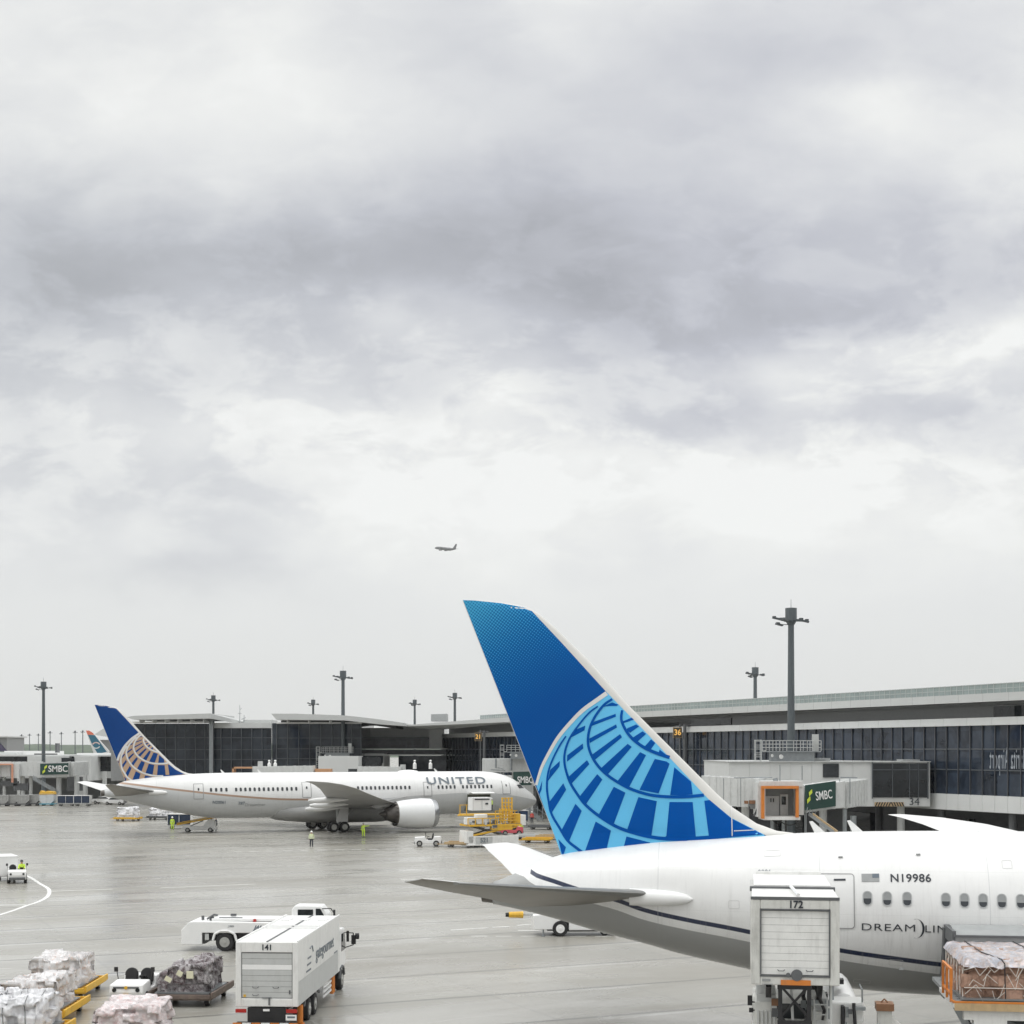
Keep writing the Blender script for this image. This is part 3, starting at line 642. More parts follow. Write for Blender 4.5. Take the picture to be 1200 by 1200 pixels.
p,n=NEAR.hit(1077.5,1088.3); put(part('crescent_emblem',texth,NEAR.root,crescent),frame_at(p+n*.012,n))
def flag(b):
    for k in range(9): b.box((0,.14-.035*k,0),(.62,.018,.01),0)
    b.box((0,0,-.002),(.62,.31,.006),1); b.box((.19,.075,.003),(.24,.16,.012),2)
p,n=NEAR.hit(1020,1028.7); put(part('flag_emblem',[shade,wring,textg],NEAR.root,flag),frame_at(p+n*.012,n))
hat=mat('hatch_seam',(.56,.56,.55),.5,var=.05)
for (px,py,w_,h_) in((905,1000,.6,.3),(1050,1128,.5,.25),(860,1060,.4,.3),(1180,1013,.35,.35),(1010,1150,.6,.3)):
    p,n=NEAR.hit(px,py); put(ringmesh(w_,h_,.05,.012,.004).build('access_hatch',hat,NEAR.root),frame_at(p+n*.004,n))
for (px,py) in((1056,1135),(1076,1002),(985,1005)):
    p,n=NEAR.hit(px,py); put(part('drain_mast',wring,NEAR.root,lambda b:b.box((0,0,.04),(.16,.03,.08))),frame_at(p,n))
# hold, open cargo door
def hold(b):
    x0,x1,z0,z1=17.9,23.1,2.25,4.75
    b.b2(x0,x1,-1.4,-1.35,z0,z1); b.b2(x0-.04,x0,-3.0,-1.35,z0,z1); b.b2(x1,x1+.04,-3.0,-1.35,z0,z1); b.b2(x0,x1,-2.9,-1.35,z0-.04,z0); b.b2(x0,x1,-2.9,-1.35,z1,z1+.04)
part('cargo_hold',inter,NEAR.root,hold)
def cdoor(b):
    P=[(-2.85,4.75),(-3.3,4.86),(-3.85,4.88),(-4.4,4.78),(-4.9,4.6),(-4.92,4.48),(-4.4,4.62),(-3.9,4.7),(-3.35,4.66),(-2.88,4.58)]
    n=len(P); vs=[(17.95,y,z) for y,z in P]+[(23.0,y,z) for y,z in P]
    b.add(vs,[tuple(range(n)),tuple(range(2*n-1,n-1,-1))]+[(i,i+n,(i+1)%n+n,(i+1)%n) for i in range(n)],0)
    for i in range(6): b.bar((18.2+i*.9,-4.85,4.42),(18.2+i*.9,-3.1,4.54),.15,.12,1)
    b.b2(17.95,23.0,-4.98,-4.88,4.2,4.6,0); b.b2(17.9,23.0,-5.02,-4.86,4.6,4.67,2); b.b2(17.85,17.97,-4.95,-2.75,4.35,4.8,2); [b.b2(18.5+i*1.1,18.75+i*1.1,-5.01,-4.98,4.3,4.48,1) for i in range(4)]
part('cargo_door',[grey,steel,dgrey],NEAR.root,cdoor)
part('cargo_door_sill',dgrey,NEAR.root,lambda b:(b.b2(17.8,18.12,-3.12,-2.2,2.2,4.7)))
# ---- far airliner
FAR=Plane('white airliner with gold and white globe tail fin, parked across the apron',LOC_F,TH_F,False,[])
def fh(px,py): p,n=FAR.hit(px,py); return (p.x,p.z)
c0=fh(548,931)[0]; c1=fh(574,931)[0]; FAR.holes=[(c0,c1,2.5,4.75)]
sp=[fh(*q) for q in((150,918.5),(183,922.7),(223,927.3),(256,931),(290,934),(330,936.6),(360,937),(400,938))]
sp+=[fh(*q) for q in((450,934.8),(480,932),(510,930),(545,928),(575,928.3),(600,931),(618,934.3))]
sp+=[(0,sp[0][1]+.5),(63,3.7)]
FAR.airframe(sp,(.36,.24,.17),.26,(.52,.53,.53),.0,30)
xs=[247.3,253.3,259.3,265.3]+[276.7+5.42*i for i in range(14)]+[378.4]+[419.6+5.02*i for i in range(13)]+[513.9+4.7*i for i in range(5)]+[542.5+4.75*i for i in range(8)]
wm=None
for px in xs:
    p,n=FAR.hit(px,925.6-.012*(px-250)); M=frame_at(p+n*.01,n)
    if wm is None:
        b=MB(); P=rrect(.3,.52,.12,3); b.add([(x,y,.0) for x,y in P]+[(x,y,.02) for x,y in P],[tuple(range(len(P),2*len(P)))]+[(i,(i+1)%len(P),len(P)+(i+1)%len(P),len(P)+i) for i in range(len(P))]); wm=b.build('window',wglass,FAR.root); put(wm,M)
    else:
        c=wm.copy(); COL.objects.link(c); c.parent=FAR.root; put(c,M)
for q in((226.7,238.7,918,936.5),(354,365,916,934.5),(496.4,506.3,916,933.5),(588.7,598,914.5,930)): FAR.doorway(*q,th=.09)
FAR.txt('UNITED',1.6,534.5,915.3,textg,off=.07,xs=1.42,sp=1.16,bold=.02)
FAR.txt('N20061',.55,257,940.3,textg,off=.03,sp=1.0,bold=.01); FAR.txt('787',.6,283,941.5,textg,off=.03,bold=.005)
FAR.txt('Dreamliner',.6,299,943,shade,off=.03)
def cock(b):
    for sd in(-1,1):
        b.add([(60.95,sd*.1,5.63),(60.3,sd*.1,6.12),(59.75,sd*1.15,6.1),(60.35,sd*1.15,5.45)],[(0,1,2,3)]); b.add([(60.3,sd*1.2,5.45),(59.7,sd*1.2,6.08),(58.95,sd*1.72,5.95),(59.3,sd*1.78,5.4)],[(0,1,2,3)])
ck=MB(); cock(ck)
vs=[]
for v_ in ck.v:
    t,y,z=v_; zt,zb,hw=prof(t); zc=(zt+zb)/2; hz=(zt-zb)/2; d=Vector((0,y/hw,(z-zc)/hz)); L=d.length; vs.append((t+.02,y/L*1.02,zc+(z-zc)/L*1.02))
ck.v=vs; ck.build('cockpit_window',wglass,FAR.root)
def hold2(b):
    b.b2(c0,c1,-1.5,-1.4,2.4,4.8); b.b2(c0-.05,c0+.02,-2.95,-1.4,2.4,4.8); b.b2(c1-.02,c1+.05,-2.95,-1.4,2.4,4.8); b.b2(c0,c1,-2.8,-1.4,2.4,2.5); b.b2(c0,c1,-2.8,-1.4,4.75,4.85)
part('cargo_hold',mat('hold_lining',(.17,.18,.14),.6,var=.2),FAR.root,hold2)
def cd2(b):
    P=[(-2.9,4.85),(-3.5,5.05),(-4.1,5.1),(-4.7,4.98),(-4.7,4.88),(-4.1,4.98),(-3.5,4.93),(-2.88,4.73)]
    n=len(P); b.add([(c0,y,z) for y,z in P]+[(c1,y,z) for y,z in P],[tuple(range(n)),tuple(range(2*n-1,n-1,-1))]+[(i,i+n,(i+1)%n+n,(i+1)%n) for i in range(n)])
part('cargo_door',white2,FAR.root,cd2)
# engines and gear for the far one
for sd in(-1,1):
    ye=sd*9.9; zc=2.5
    def nac(b):
        pr=[(43.1,1.55),(43.25,1.72),(43.1,1.86),(42.5,1.96),(41.3,2.03),(40,2.0),(38.6,1.85),(37.6,1.66)]
        rr=[[(t,ye+r_*math.sin(2*math.pi*k/36),zc+r_*math.cos(2*math.pi*k/36)) for k in range(36)] for t,r_ in pr]
        b.loft(rr[:4],1,cap=False); b.loft(rr[3:],0,cap=False)
        # inner barrel and chevrons
        b.loft([[(t,ye+r_*math.sin(2*math.pi*k/36),zc+r_*math.cos(2*math.pi*k/36)) for k in range(36)] for t,r_ in((43.1,1.55),(42,1.45),(41,1.45))],2,cap=False)
        for k in range(18):
            a0,a1,a2=[2*math.pi*q/36 for q in(2*k,2*k+1,2*k+2)]
            P=[(37.6,ye+1.66*math.sin(a0),zc+1.66*math.cos(a0)),(37.6,ye+1.66*math.sin(a2),zc+1.66*math.cos(a2)),(37.1,ye+1.58*math.sin(a1),zc+1.58*math.cos(a1))]; b.add(P,[(0,1,2)],3)
    e=part('engine_nacelle',[cowl,lip,dgrey,exh],FAR.root,nac,smooth=True)
    part('fan',blackp,e,lambda b:(b.cyl((41.05,ye,zc),(41.0,ye,zc),1.45,1.45,30),b.cyl((41.05,ye,zc),(41.9,ye,zc),.45,.05,16)),smooth=True)
    part('exhaust_core',exh,e,lambda b:(b.loft([[(t,ye+r_*math.sin(2*math.pi*k/24),zc+r_*math.cos(2*math.pi*k/24)) for k in range(24)] for t,r_ in((38.2,1.35),(37,1.05),(36.2,.8),(36.1,.5),(35.2,.05))])),smooth=True)
    part('pylon',wingg,e,lambda b:b.prism([(41.5,zc+1.9),(37.5,zc+1.5),(35,zc+.7),(34,zc+1.0),(36.5,zc+1.9),(39,zc+2.3)],ye-.25,ye+.25))
    yg=sd*4.9
    gear=part('main_gear_leg',lgrey,FAR.root,lambda b:(b.cyl((31.2,yg,.75),(31.3,yg*.9,3.4),.18,.22,12),b.bar((31.2,yg,.72),(33.5,yg*.85,3.0),.12),b.bar((30.35,yg,.68),(32.05,yg,.68),.22,.2),b.cyl((30.45,yg-.55,.68),(30.45,yg+.55,.68),.07),b.cyl((31.95,yg-.55,.68),(31.95,yg+.55,.68),.07)))
    for tx in(30.45,31.95):
        for q in(-.5,.5): wheel(gear,tx,yg+q,.68,.68,.42)
    part('gear_door',winw,FAR.root,lambda b:b.add([(32.6,yg*1.05,3.4),(31.5,yg*1.05,3.4),(30.6,yg*1.22,1.4),(32.2,yg*1.22,1.4),(32.6,yg*1.05+.05*sd,3.4),(31.5,yg*1.05+.05*sd,3.4),(30.6,yg*1.22+.05*sd,1.4),(32.2,yg*1.22+.05*sd,1.4)],[(0,1,2,3),(7,6,5,4),(0,1,5,4),(1,2,6,5),(2,3,7,6),(3,0,4,7)]))
ng=part('nose_gear_leg',lgrey,FAR.root,lambda b:(b.cyl((57,0,.5),(57,0,2.3),.1,.13,10),b.cyl((57,-.35,.5),(57,.35,.5),.06),b.bar((57,0,1.6),(55.8,0,2.2),.08)))
for q in(-.28,.28): wheel(ng,57,q,.5,.5,.3)
def bf(b):   # belly fairing
    rr=[]
    for i in range(17):
        u=i/16; t=22.5+u*23; s_=math.sin(math.pi*u)**.45 if 0<u<1 else 0; rr.append([(t,(1.2+2.0*s_)*math.sin(a),3.0+(.95+.72*s_)*math.cos(a)-.35*s_) for a in[2*math.pi*k/28 for k in range(28)]])
    b.loft(rr)
part('belly_fairing',wingg,FAR.root,bf,smooth='all')
def parts(name,m,parent,fns,**k):
    return [part(name,m,parent,f,**k) for f in fns]
# ---------------------------------------------------------------- terminal
def glassmat(name,pw,ph,c0,c1,ang=0,refl=.5,ox=0,oz=0):
    m,nt,b=raw(name); tc=nd(nt,'ShaderNodeTexCoord'); sx=nd(nt,'ShaderNodeSeparateXYZ'); nt.links.new(tc.outputs['Object'],sx.inputs[0]); X,Y,Z=sx.outputs
    cx=MA(nt,'FLOOR',MA(nt,'DIVIDE',MA(nt,'SUBTRACT',X,ox),pw)); cz=MA(nt,'FLOOR',MA(nt,'DIVIDE',MA(nt,'SUBTRACT',Z,oz),ph)); cb=nd(nt,'ShaderNodeCombineXYZ'); nt.links.new(cx,cb.inputs[0]); nt.links.new(cz,cb.inputs[1])
    wn=nd(nt,'ShaderNodeTexWhiteNoise',noise_dimensions='2D'); nt.links.new(cb.outputs[0],wn.inputs['Vector'])
    n=NOI(nt,tc.outputs['Object'],.55,5,.6,.5)
    f=MA(nt,'MULTIPLY',MA(nt,'ADD',MA(nt,'MULTIPLY',MA(nt,'POWER',wn.outputs['Value'],2.0),.8),MA(nt,'MULTIPLY',RAMP(nt,n,.42,.6),.6)),.9,clamp=True)
    nt.links.new(MIX(nt,f,c0,c1),b.inputs['Base Color']); b.inputs['Roughness'].default_value=.04; b.inputs['Specular IOR Level'].default_value=refl
    bp=nd(nt,'ShaderNodeBump'); bp.inputs['Strength'].default_value=.06; bp.inputs['Distance'].default_value=.05
    ad=nd(nt,'ShaderNodeVectorMath',operation='ADD'); nt.links.new(tc.outputs['Object'],ad.inputs[0]); nt.links.new(wn.outputs['Color'],ad.inputs[1]); nt.links.new(NOI(nt,ad.outputs[0],.35,2,.5),bp.inputs['Height']); nt.links.new(bp.outputs[0],b.inputs['Normal'])
    return m
g1=glassmat('pier_glass',1.9,2.1,(.010,.014,.022),(.042,.055,.078),oz=6.6,refl=.35); g2=glassmat('concourse_glass',3.0,3.0,(.010,.014,.021),(.040,.050,.064),refl=.28); g3=glassmat('connector_glass',1.6,4,(.006,.008,.010),(.02,.025,.03),refl=.4)
mull=mat('mullion_grey',(.055,.06,.068),.4,var=.05); mulll=mat('light_mullion',(.085,.095,.105),.4,var=.05)
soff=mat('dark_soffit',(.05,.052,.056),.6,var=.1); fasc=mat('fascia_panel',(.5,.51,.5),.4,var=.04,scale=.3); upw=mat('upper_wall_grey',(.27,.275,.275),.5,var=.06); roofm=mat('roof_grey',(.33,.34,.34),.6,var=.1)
railm=mat('rail_frame',(.42,.45,.44),.4,var=.05); railg=mat('rail_glass',(.27,.32,.31),.2,var=.15,scale=.6)
# pier: local x runs along the wall from near end (px 1300) away; local y outward (towards apron)
PA=Vector((48,144,0)); PD=Vector((-.389,1,0)).normalized(); ang=math.atan2(PD.y,PD.x)
pier=thing('terminal_pier','long glass walled terminal pier with white bands and railed roof, right of the tail fin','terminal',PA,ang)
# local +y = left of direction => towards apron (west/-x side). wall plane y=0
L0,L1=-22,171
def pb(name,m,fn,**k): return part(name,m,pier,fn,**k)
pb('glass_wall',g1,lambda b:b.b2(L0,L1,-.3,0,6.6,13.4))
def mul(b):
    x=L0
    while x<L1: b.b2(x-.06,x+.06,.0,.14,6.6,13.4,0); x+=1.86
    for z in(9.05,11.1): b.b2(L0,L1,.0,.10,z-.05,z+.05,1)
pb('window_frame',[mull,mulll],mul)
def band(b,z0,z1,yo,st):
    x=L0
    while x<L1: b.b2(x+.015,x+st-.015,-.25,yo,z0,z1); x+=st
    b.b2(L0,L1,-.3,yo-.03,z0+.01,z1-.01)
pb('lower_band',panel,lambda b:band(b,5.0,6.6,.12,1.86)); pb('upper_band',panel,lambda b:band(b,13.4,14.15,.5,3.72))
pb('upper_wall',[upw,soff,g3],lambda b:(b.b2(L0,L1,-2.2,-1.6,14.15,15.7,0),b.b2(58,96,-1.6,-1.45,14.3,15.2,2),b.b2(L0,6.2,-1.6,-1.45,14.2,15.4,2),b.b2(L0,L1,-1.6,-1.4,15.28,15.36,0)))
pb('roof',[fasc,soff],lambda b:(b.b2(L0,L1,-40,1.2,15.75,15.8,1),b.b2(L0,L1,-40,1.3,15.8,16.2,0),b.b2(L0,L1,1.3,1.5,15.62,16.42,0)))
def fj(b):
    x=L0
    while x<L1: b.b2(x,x+.03,1.5,1.506,15.62,16.42); x+=3.72
pb('fascia_joint',seam,fj)
def rail(b):
    x=L0
    while x<L1-25:
        b.b2(x-.04,x+.04,.9,.98,16.42,17.32,0); x+=.93*1.0
    b.b2(L0,L1-25,.88,1.0,17.28,17.36,0); b.b2(L0,L1-25,.9,.98,16.85,16.9,0); b.b2(L0,L1-25,.92,.95,16.45,17.28,1)
pb('roof_railing',[railm,railg],rail)
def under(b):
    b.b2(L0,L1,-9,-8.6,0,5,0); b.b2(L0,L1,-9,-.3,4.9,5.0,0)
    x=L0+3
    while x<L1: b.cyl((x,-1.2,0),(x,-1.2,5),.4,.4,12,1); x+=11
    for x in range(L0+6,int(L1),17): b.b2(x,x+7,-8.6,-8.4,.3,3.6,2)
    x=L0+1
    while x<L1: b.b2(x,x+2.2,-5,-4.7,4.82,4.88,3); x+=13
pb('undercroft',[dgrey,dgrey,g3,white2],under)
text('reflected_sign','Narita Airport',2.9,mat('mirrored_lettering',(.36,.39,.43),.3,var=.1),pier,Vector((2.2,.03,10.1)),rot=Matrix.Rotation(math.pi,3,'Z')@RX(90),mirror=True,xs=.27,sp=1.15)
# end block of the pier
def cat(o,label,c,g=None): return tag(o,label,c,g)
eb=thing('terminal_block','white stepped terminal block with dark strip windows at the far pier end','terminal',(0,0,0))
def ebf(b):
    # beyond the pier's far end: px 440..525
    Y=290
    def q(px0,px1,py0,py1,Y,d,m): a=W(px0,py1,Y); c=W(px1,py0,Y); b.b2(a.x,c.x,Y,Y+d,a.z,c.z,m)
    q(424,520,853,863.5,302,20,0); q(420,503,864,877,303,20,2); q(503,518,850,877,298,22,0)
    q(420,523,877,878,292,6,1); q(420,523,878.5,884,298,20,2); q(402,520,884,885.3,290,8,1); q(467,523,885.6,905,296,18,2)
    q(402,450,883,906,291,14,0); q(424,449,885.8,894,290.8,.4,2)
    q(400,523,905,925,300,20,0)
part('block',[panel,fasc,g2],eb,ebf)
# concourse buildings with sloping roofs
def concourse(label,front,yr0,loc,name='concourse_building'): ...
bl=thing('concourse_building','dark glass concourse with thick grey flat roof, behind the gold globe tail','terminal',(0,0,0))
Yc=300
def Wp(px,py,Y=300): return W(px,py,Y)
def glz(b,px0,px1,py0,py1,Y,m=0,d=.5): a=W(px0,py1,Y);c=W(px1,py0,Y); b.b2(a.x,c.x,Y,Y+d,a.z,c.z,m)
part('glass_wall',g2,bl,lambda b:(glz(b,148,248,848,915,300,0,20),glz(b,248,318,853,915,300.5,0,20)))
part('wall',panel,bl,lambda b:glz(b,249,318,847,853.2,300,0,18)); part('wall',upw,bl,lambda b:glz(b,130,148,858,915,302,0,10))
def cm(b):
    for px in(158,170,182,194,206,217,229,240,259,271,283,295,307): glz(b,px-.35,px+.35,848 if px<248 else 853,915,299.8,0,.2)
    for py in(864.5,878.5,890): glz(b,148,318,py-.3,py+.3,299.75,0,.2)
    glz(b,245,249.5,843,915,298.5,1,1.2)
part('window_frame',[mulll,steel],bl,cm)
def rf(b):
    a=W(146,838.5,292);c=W(246,836.2,292); e=W(146,843.5,292)
    P=[W(148,840.5,292),W(157,838.8,292),W(246,836,292),W(246,842,292),W(157,843.5,292)]
    b.prism([(p.x,p.z) for p in P],292,318,0)
    P=[W(246,836,292),W(300,849.5,310),W(300,852,310),W(246,842,292)]
    vs=[(p.x,p.y,p.z) for p in P]+[(p.x-.5,p.y+14,p.z) for p in P]; b.add(vs,[(0,1,2,3),(4,5,6,7),(0,1,5,4),(3,2,6,7),(1,2,6,5),(0,3,7,4)],0)
    glz(b,155,244,845.6,847.2,297,1,3)
    for px in(163,178,193,208,223,238): glz(b,px,px+.8,843,847,294,1,4)
    glz(b,285,318,843.5,852.6,304,0,8)
    P=[W(268,850,305),W(302,843,305),W(322,848,305),W(322,853,305),W(268,853,305)]; b.prism([(p.x,p.z) for p in P],313,330,0)
part('roof',[fasc,white2],bl,rf)
part('roof_antenna',steel,bl,lambda b:(b.cyl(W(281,849,303),W(281,826,303),.08,.04,6),b.cyl(W(286,849,303),W(286,838,303),.08,.05,6),b.bar(W(279,836,303),W(283,836,303),.08),b.bar(W(281,832,303),W(283,830,303),.08),b.bar(W(283,843,303),W(288,841,303),.1)))
b2=thing('concourse_building','dark glass concourse with curved grey overhanging roof, behind the mid apron mast','terminal',(0,0,0))
part('glass_wall',g2,b2,lambda b:(glz(b,319,424,847.5,915,285,0,25)))
def cm2(b):
    for px in(324,337,350,363,376,389,402,412,423): glz(b,px-.4,px+.4,847.5,915,284.8,0,.2)
    for py in(864.8,877.5,889): glz(b,324,424,py-.3,py+.3,284.75,0,.2)
    glz(b,324,424,846.5,848,284.2,1,.8)
part('window_frame',[mulll,white2],b2,cm2)
def rf2(b):
    top=[(317.5,836.3),(345,836.3),(402,838.2),(420,840),(445,843),(474,847.2)]; bot=[(474,850.8),(445,848.8),(420,846),(402,844),(345,843.5),(324,843.5)]
    P=[W(x,y,277) for x,y in top+bot]; b.prism([(p.x,p.z) for p in P],277,310,0)
    for px in(336,361,386): glz(b,px,px+.8,843.5,846.8,280,1,3)
    P=[W(x,y,279) for x,y in((324,843.8),(402,844.2),(462,850.6),(462,853),(424,847.5),(324,846.2))]; b.prism([(p.x,p.z) for p in P],284.4,308,2)
part('roof',[fasc,white2,soff],b2,rf2)
# pier end canopy, tower panel etc are part of the pier (far end)
def endc(b):
    inv=lambda p:(lambda d:(d.x*math.cos(-ang)-d.y*math.sin(-ang),d.x*math.sin(-ang)+d.y*math.cos(-ang)))(p-PA)
    P=[W(472,850,285),W(600,840,262),W(600,846,262),W(503,854,283),W(472,851.5,285)]
    Q=[W(505,837,300),W(524,836.5,300),W(524,845,300),W(505,845,300)]
    for PP,dp,mm in((P,20,0),(Q,5,1)):
        vs=[]
        for k in(0,dp):
            for p in PP: x,y=inv(Vector((p.x,p.y+k,0))); vs.append((x,y,p.z))
        n=len(PP); b.add(vs,[tuple(range(n)),tuple(range(2*n-1,n-1,-1))]+[(i,i+n,(i+1)%n+n,(i+1)%n) for i in range(n)],mm)
pb('end_canopy',[fasc,roofm],endc)
# low left pier and its fixed bridges
lp=thing('terminal_pier','low dark windowed pier roof line behind the left jet bridges','terminal',(0,0,0))
part('wall',[panel,g3,upw],lp,lambda b:(glz(b,-60,146,884.5,886.4,338,0,24),glz(b,-60,146,886.4,904,340,1,20),glz(b,32,72,886,906,332,0,10),glz(b,87,106,886,915,332,0,10),glz(b,-60,146,904,912,340,0,20),glz(b,-60,146,912,939,352,2,10),glz(b,72,87,888,896,331.8,1,.3)))
part('roof_clutter',[white2,panel,dgrey],lp,lambda b:(glz(b,5,66,880,884.6,350,0,6),glz(b,-20,20,881.5,884.6,346,1,5),glz(b,90,135,882.5,884.6,355,0,6),glz(b,64.5,67,871,882,340,2,2),glz(b,40,64,883,884.5,322,2,2)))
parts('column',lgrey,lp,[lambda b,px=px:glz(b,px,px+3.5,904,939,334,0,1.2) for px in(20,66,93,120)])
fb=thing('office_building','small pale grey block on the horizon at the far left edge','building',(0,0,0))
part('wall',upw,fb,lambda b:(glz(b,-30,8,864,880,420,0,15))); part('roof_edge',panel,fb,lambda b:glz(b,-30,9,862.5,864,419,0,17))
hb_=thing('service_building','pale grey hangar roof beyond the teal tail','building',(0,0,0))
part('wall',upw,hb_,lambda b:(glz(b,112,148,867,884,440,0,25))); part('roof',panel,hb_,lambda b:b.prism([(p.x,p.z) for p in(W(110,861,438),W(124,852,438),W(150,851,438),W(150,862,438),W(128,864,438))],438,470))
# connector block 34
cb=thing('gate_connector','white panelled gate block numbered 34 with dark windows','building',(0,0,0))
def cbf(b):
    a=W(854,945,156);c=W(1090,893,156)
    x=a.x
    while x<c.x-.1: b.b2(x+.01,min(x+2.1,c.x)-.01,156,157,a.z,c.z,0); x+=2.1
    b.b2(a.x,c.x,156.05,176,a.z+.02,c.z-.02,0)
part('wall',panel,cb,cbf)
part('roof',[fasc,roofm],cb,lambda b:(glz(b,853,1091,892.2,893.2,155.8,0,20),glz(b,950,973,888.5,891.8,158,1,2.5),glz(b,1058,1078,890,892,158,1,2.5)))
part('window',[g3,mulll],cb,lambda b:(glz(b,1023,1087.5,894.5,934.5,155.9,0,.1),[glz(b,px-.35,px+.35,894.5,934.5,155.8,1,.1) for px in(1046,1066,1076.5)],glz(b,1023,1087.5,901.7,902.5,155.8,1,.1),glz(b,1022,1023,893,936,155.75,1,.15),glz(b,1087,1088.2,893,936,155.75,1,.15)))
part('side_window',g3,cb,lambda b:(glz(b,964.5,983,895,911,155.9,0,.1),glz(b,964.5,983,902.5,903.3,155.85,0,.1)))
def haz(b):
    a=W(1025,945,155.9);c=W(1059,940,155.9); b.b2(a.x,c.x,155.85,155.95,a.z,c.z,0)
    n=11
    for i in range(n):
        x=a.x+(c.x-a.x)*i/n; w_=(c.x-a.x)/n; s_=1 if i<6 else -1
        b.add([(x,155.84,a.z) if s_>0 else (x+.2,155.84,a.z),(x+w_*.5,155.84,a.z) if s_>0 else (x+w_*.5+.2,155.84,a.z),(x+w_*.5+.2,155.84,c.z) if s_>0 else (x+w_*.5,155.84,c.z),(x+.2,155.84,c.z) if s_>0 else (x,155.84,c.z)],[(0,1,2,3)],1)
part('hazard_stripe',[tan,blackp],cb,haz)
p=W(1071.5,939.8,155.8); text('gate_number','34',1.05,texth,cb,p,xs=1.05)
parts('column',panel,cb,[lambda b,x=x:b.cyl((x,158,0),(x,158,5.4),.4,.4,12) for x in(24,32,40)])
# ---------------------------------------------------------------- apron masts
mroot=thing('floodlight_mast','x','floodlight mast',(0,0,0),0,'floodlight masts')
part('post',mastm,mroot,lambda b:b.cyl((0,0,0),(0,0,24.6),.46,.3,14),smooth=True)
part('head',mastm,mroot,lambda b:(b.cyl((0,0,24.3),(0,0,25.6),.6,.6,12),b.cyl((0,0,23.9),(0,0,24.3),.36,.6,12),b.cyl((0,0,25.6),(0,0,26.5),.03,.02,5)))
lampg=mat('floodlight_housing',(.06,.07,.075),.4,var=.15)
for i,(ax,az,ay) in enumerate(((-1.55,24.55,0),(-1.25,23.9,-.2),(1.45,24.25,0),(-.8,24.3,-1.1),(.7,24.25,-1.2),(.3,24.3,1.3),(-.7,24.5,1.2))):
    part('floodlight',lampg,mroot,lambda b,ax=ax,az=az,ay=ay:(b.bar((0,0,az),(ax,ay,az),.07),b.box((ax,ay,az),(.75,.5,.17),0,rz=math.atan2(ay,ax),ry=R(-14 if ax<0 else 14)),b.box((ax*1.12,ay*1.12,az+.1),(.35,.3,.25),0,rz=math.atan2(ay,ax))))
MS=[(927,158,0,'tall floodlight mast right of the tail fin, rising over the gate 34 block'),(402,283,.3,'tall floodlight mast behind the parked far airliner wing'),(51,328,.2,'tall floodlight mast behind the left jet bridge'),(885,271,.5,'shorter looking mast over the pier roof, just left of the tallest mast'),
(250,410,.1,'distant mast above the flat concourse roof behind the gold globe tail'),(367,445,.7,'small distant mast over the curved concourse roof'),(486,445,.9,'distant mast over the white block, left of the pier roof end'),(533,392,.4,'distant mast at the pier roof end beside the roof box'),
(25.4,1430,.2,'tiny mast on the horizon hills, leftmost of the row of seven'),(34.6,1380,.3,'tiny horizon mast, second of the row of seven from the left'),(45,1370,.5,'tiny horizon mast just left of the big left mast'),(58.7,1190,.1,'tiny horizon mast just right of the big left mast'),(71.9,1250,.6,'tiny horizon mast, third of the row of seven from the right'),(88,1160,.4,'tiny horizon mast, second left of the teal tail'),(97,1140,.8,'tiny horizon mast beside the teal tail')]
for i,(px,Y,rz,lab) in enumerate(MS):
    loc=(W(px,HZ,Y).x,Y,0)
    o=mroot if i==0 else dup(mroot,loc,rz,lab)
    if i==0: o.location=loc; o['label']=lab
# mast service platforms
pl0=None
for i,(px,py,Y,sc,lab) in enumerate(((921,880,157.2,1,'railed steel platform with ladder around the tallest mast'),(392,882,282,1,'railed platform with ladder round the mast behind the far airliner'),(610,881,245,1,'railed platform partly hidden behind the blue tail fin'))):
    loc=W(px,py,Y)
    if pl0 is None:
        pl0=thing('service_platform',lab,'platform',loc,0,'mast platforms')
        def pf(b):
            b.b2(-2.2,3.4,-1,1.2,-.12,0,0)
        part('deck',steel,pl0,pf)
        def rl(b):
            for z in(.35,.7,1.05):
                for y in(-1,1.2): b.bar((-2.2,y,z),(3.4,y,z),.06)
                for x in(-2.2,3.4): b.bar((x,-1,z),(x,1.2,z),.06)
            for k in range(9):
                for y in(-1,1.2): b.bar((-2.2+k*.7,y,0),(-2.2+k*.7,y,1.05),.06)
        part('railing',lgrey,pl0,rl)
        def ld(b):
            for x in(-3.25,-2.65): b.bar((x,-.9,-5),(x,-.9,1.1),.06); b.bar((x,-.2,-1.4),(x,-.2,1.1),.06)
            for k in range(15): b.bar((-3.25,-.9,-4.6+k*.4),(-2.65,-.9,-4.6+k*.4),.05)
            for z in(-1.2,-.4,.4,1.1):
                b.bar((-3.25,-.9,z),(-3.25,-.2,z),.06); b.bar((-2.65,-.9,z),(-2.65,-.2,z),.06); b.bar((-3.25,-.2,z),(-2.65,-.2,z),.06)
            b.bar((-2.65,-.9,0),(-2.2,-.9,0),.1)
        part('ladder',lgrey,pl0,ld)
        part('support',steel,pl0,lambda b:(b.b2(-1.6,2.8,-.6,.8,-1.1,-.12,0)))
        part('lamp',white2,pl0,lambda b:(b.cyl((-.7,-1.05,-.55),(-.7,-1.25,-.6),.2,.22,10),b.cyl((-1.6,-1.05,-.45),(-1.6,-1.2,-.5),.12,.14,8)))
        part('control_box',lgrey,pl0,lambda b:b.b2(2.6,3.2,-.8,-.3,.0,1.7))
    else: dup(pl0,loc,0,lab)
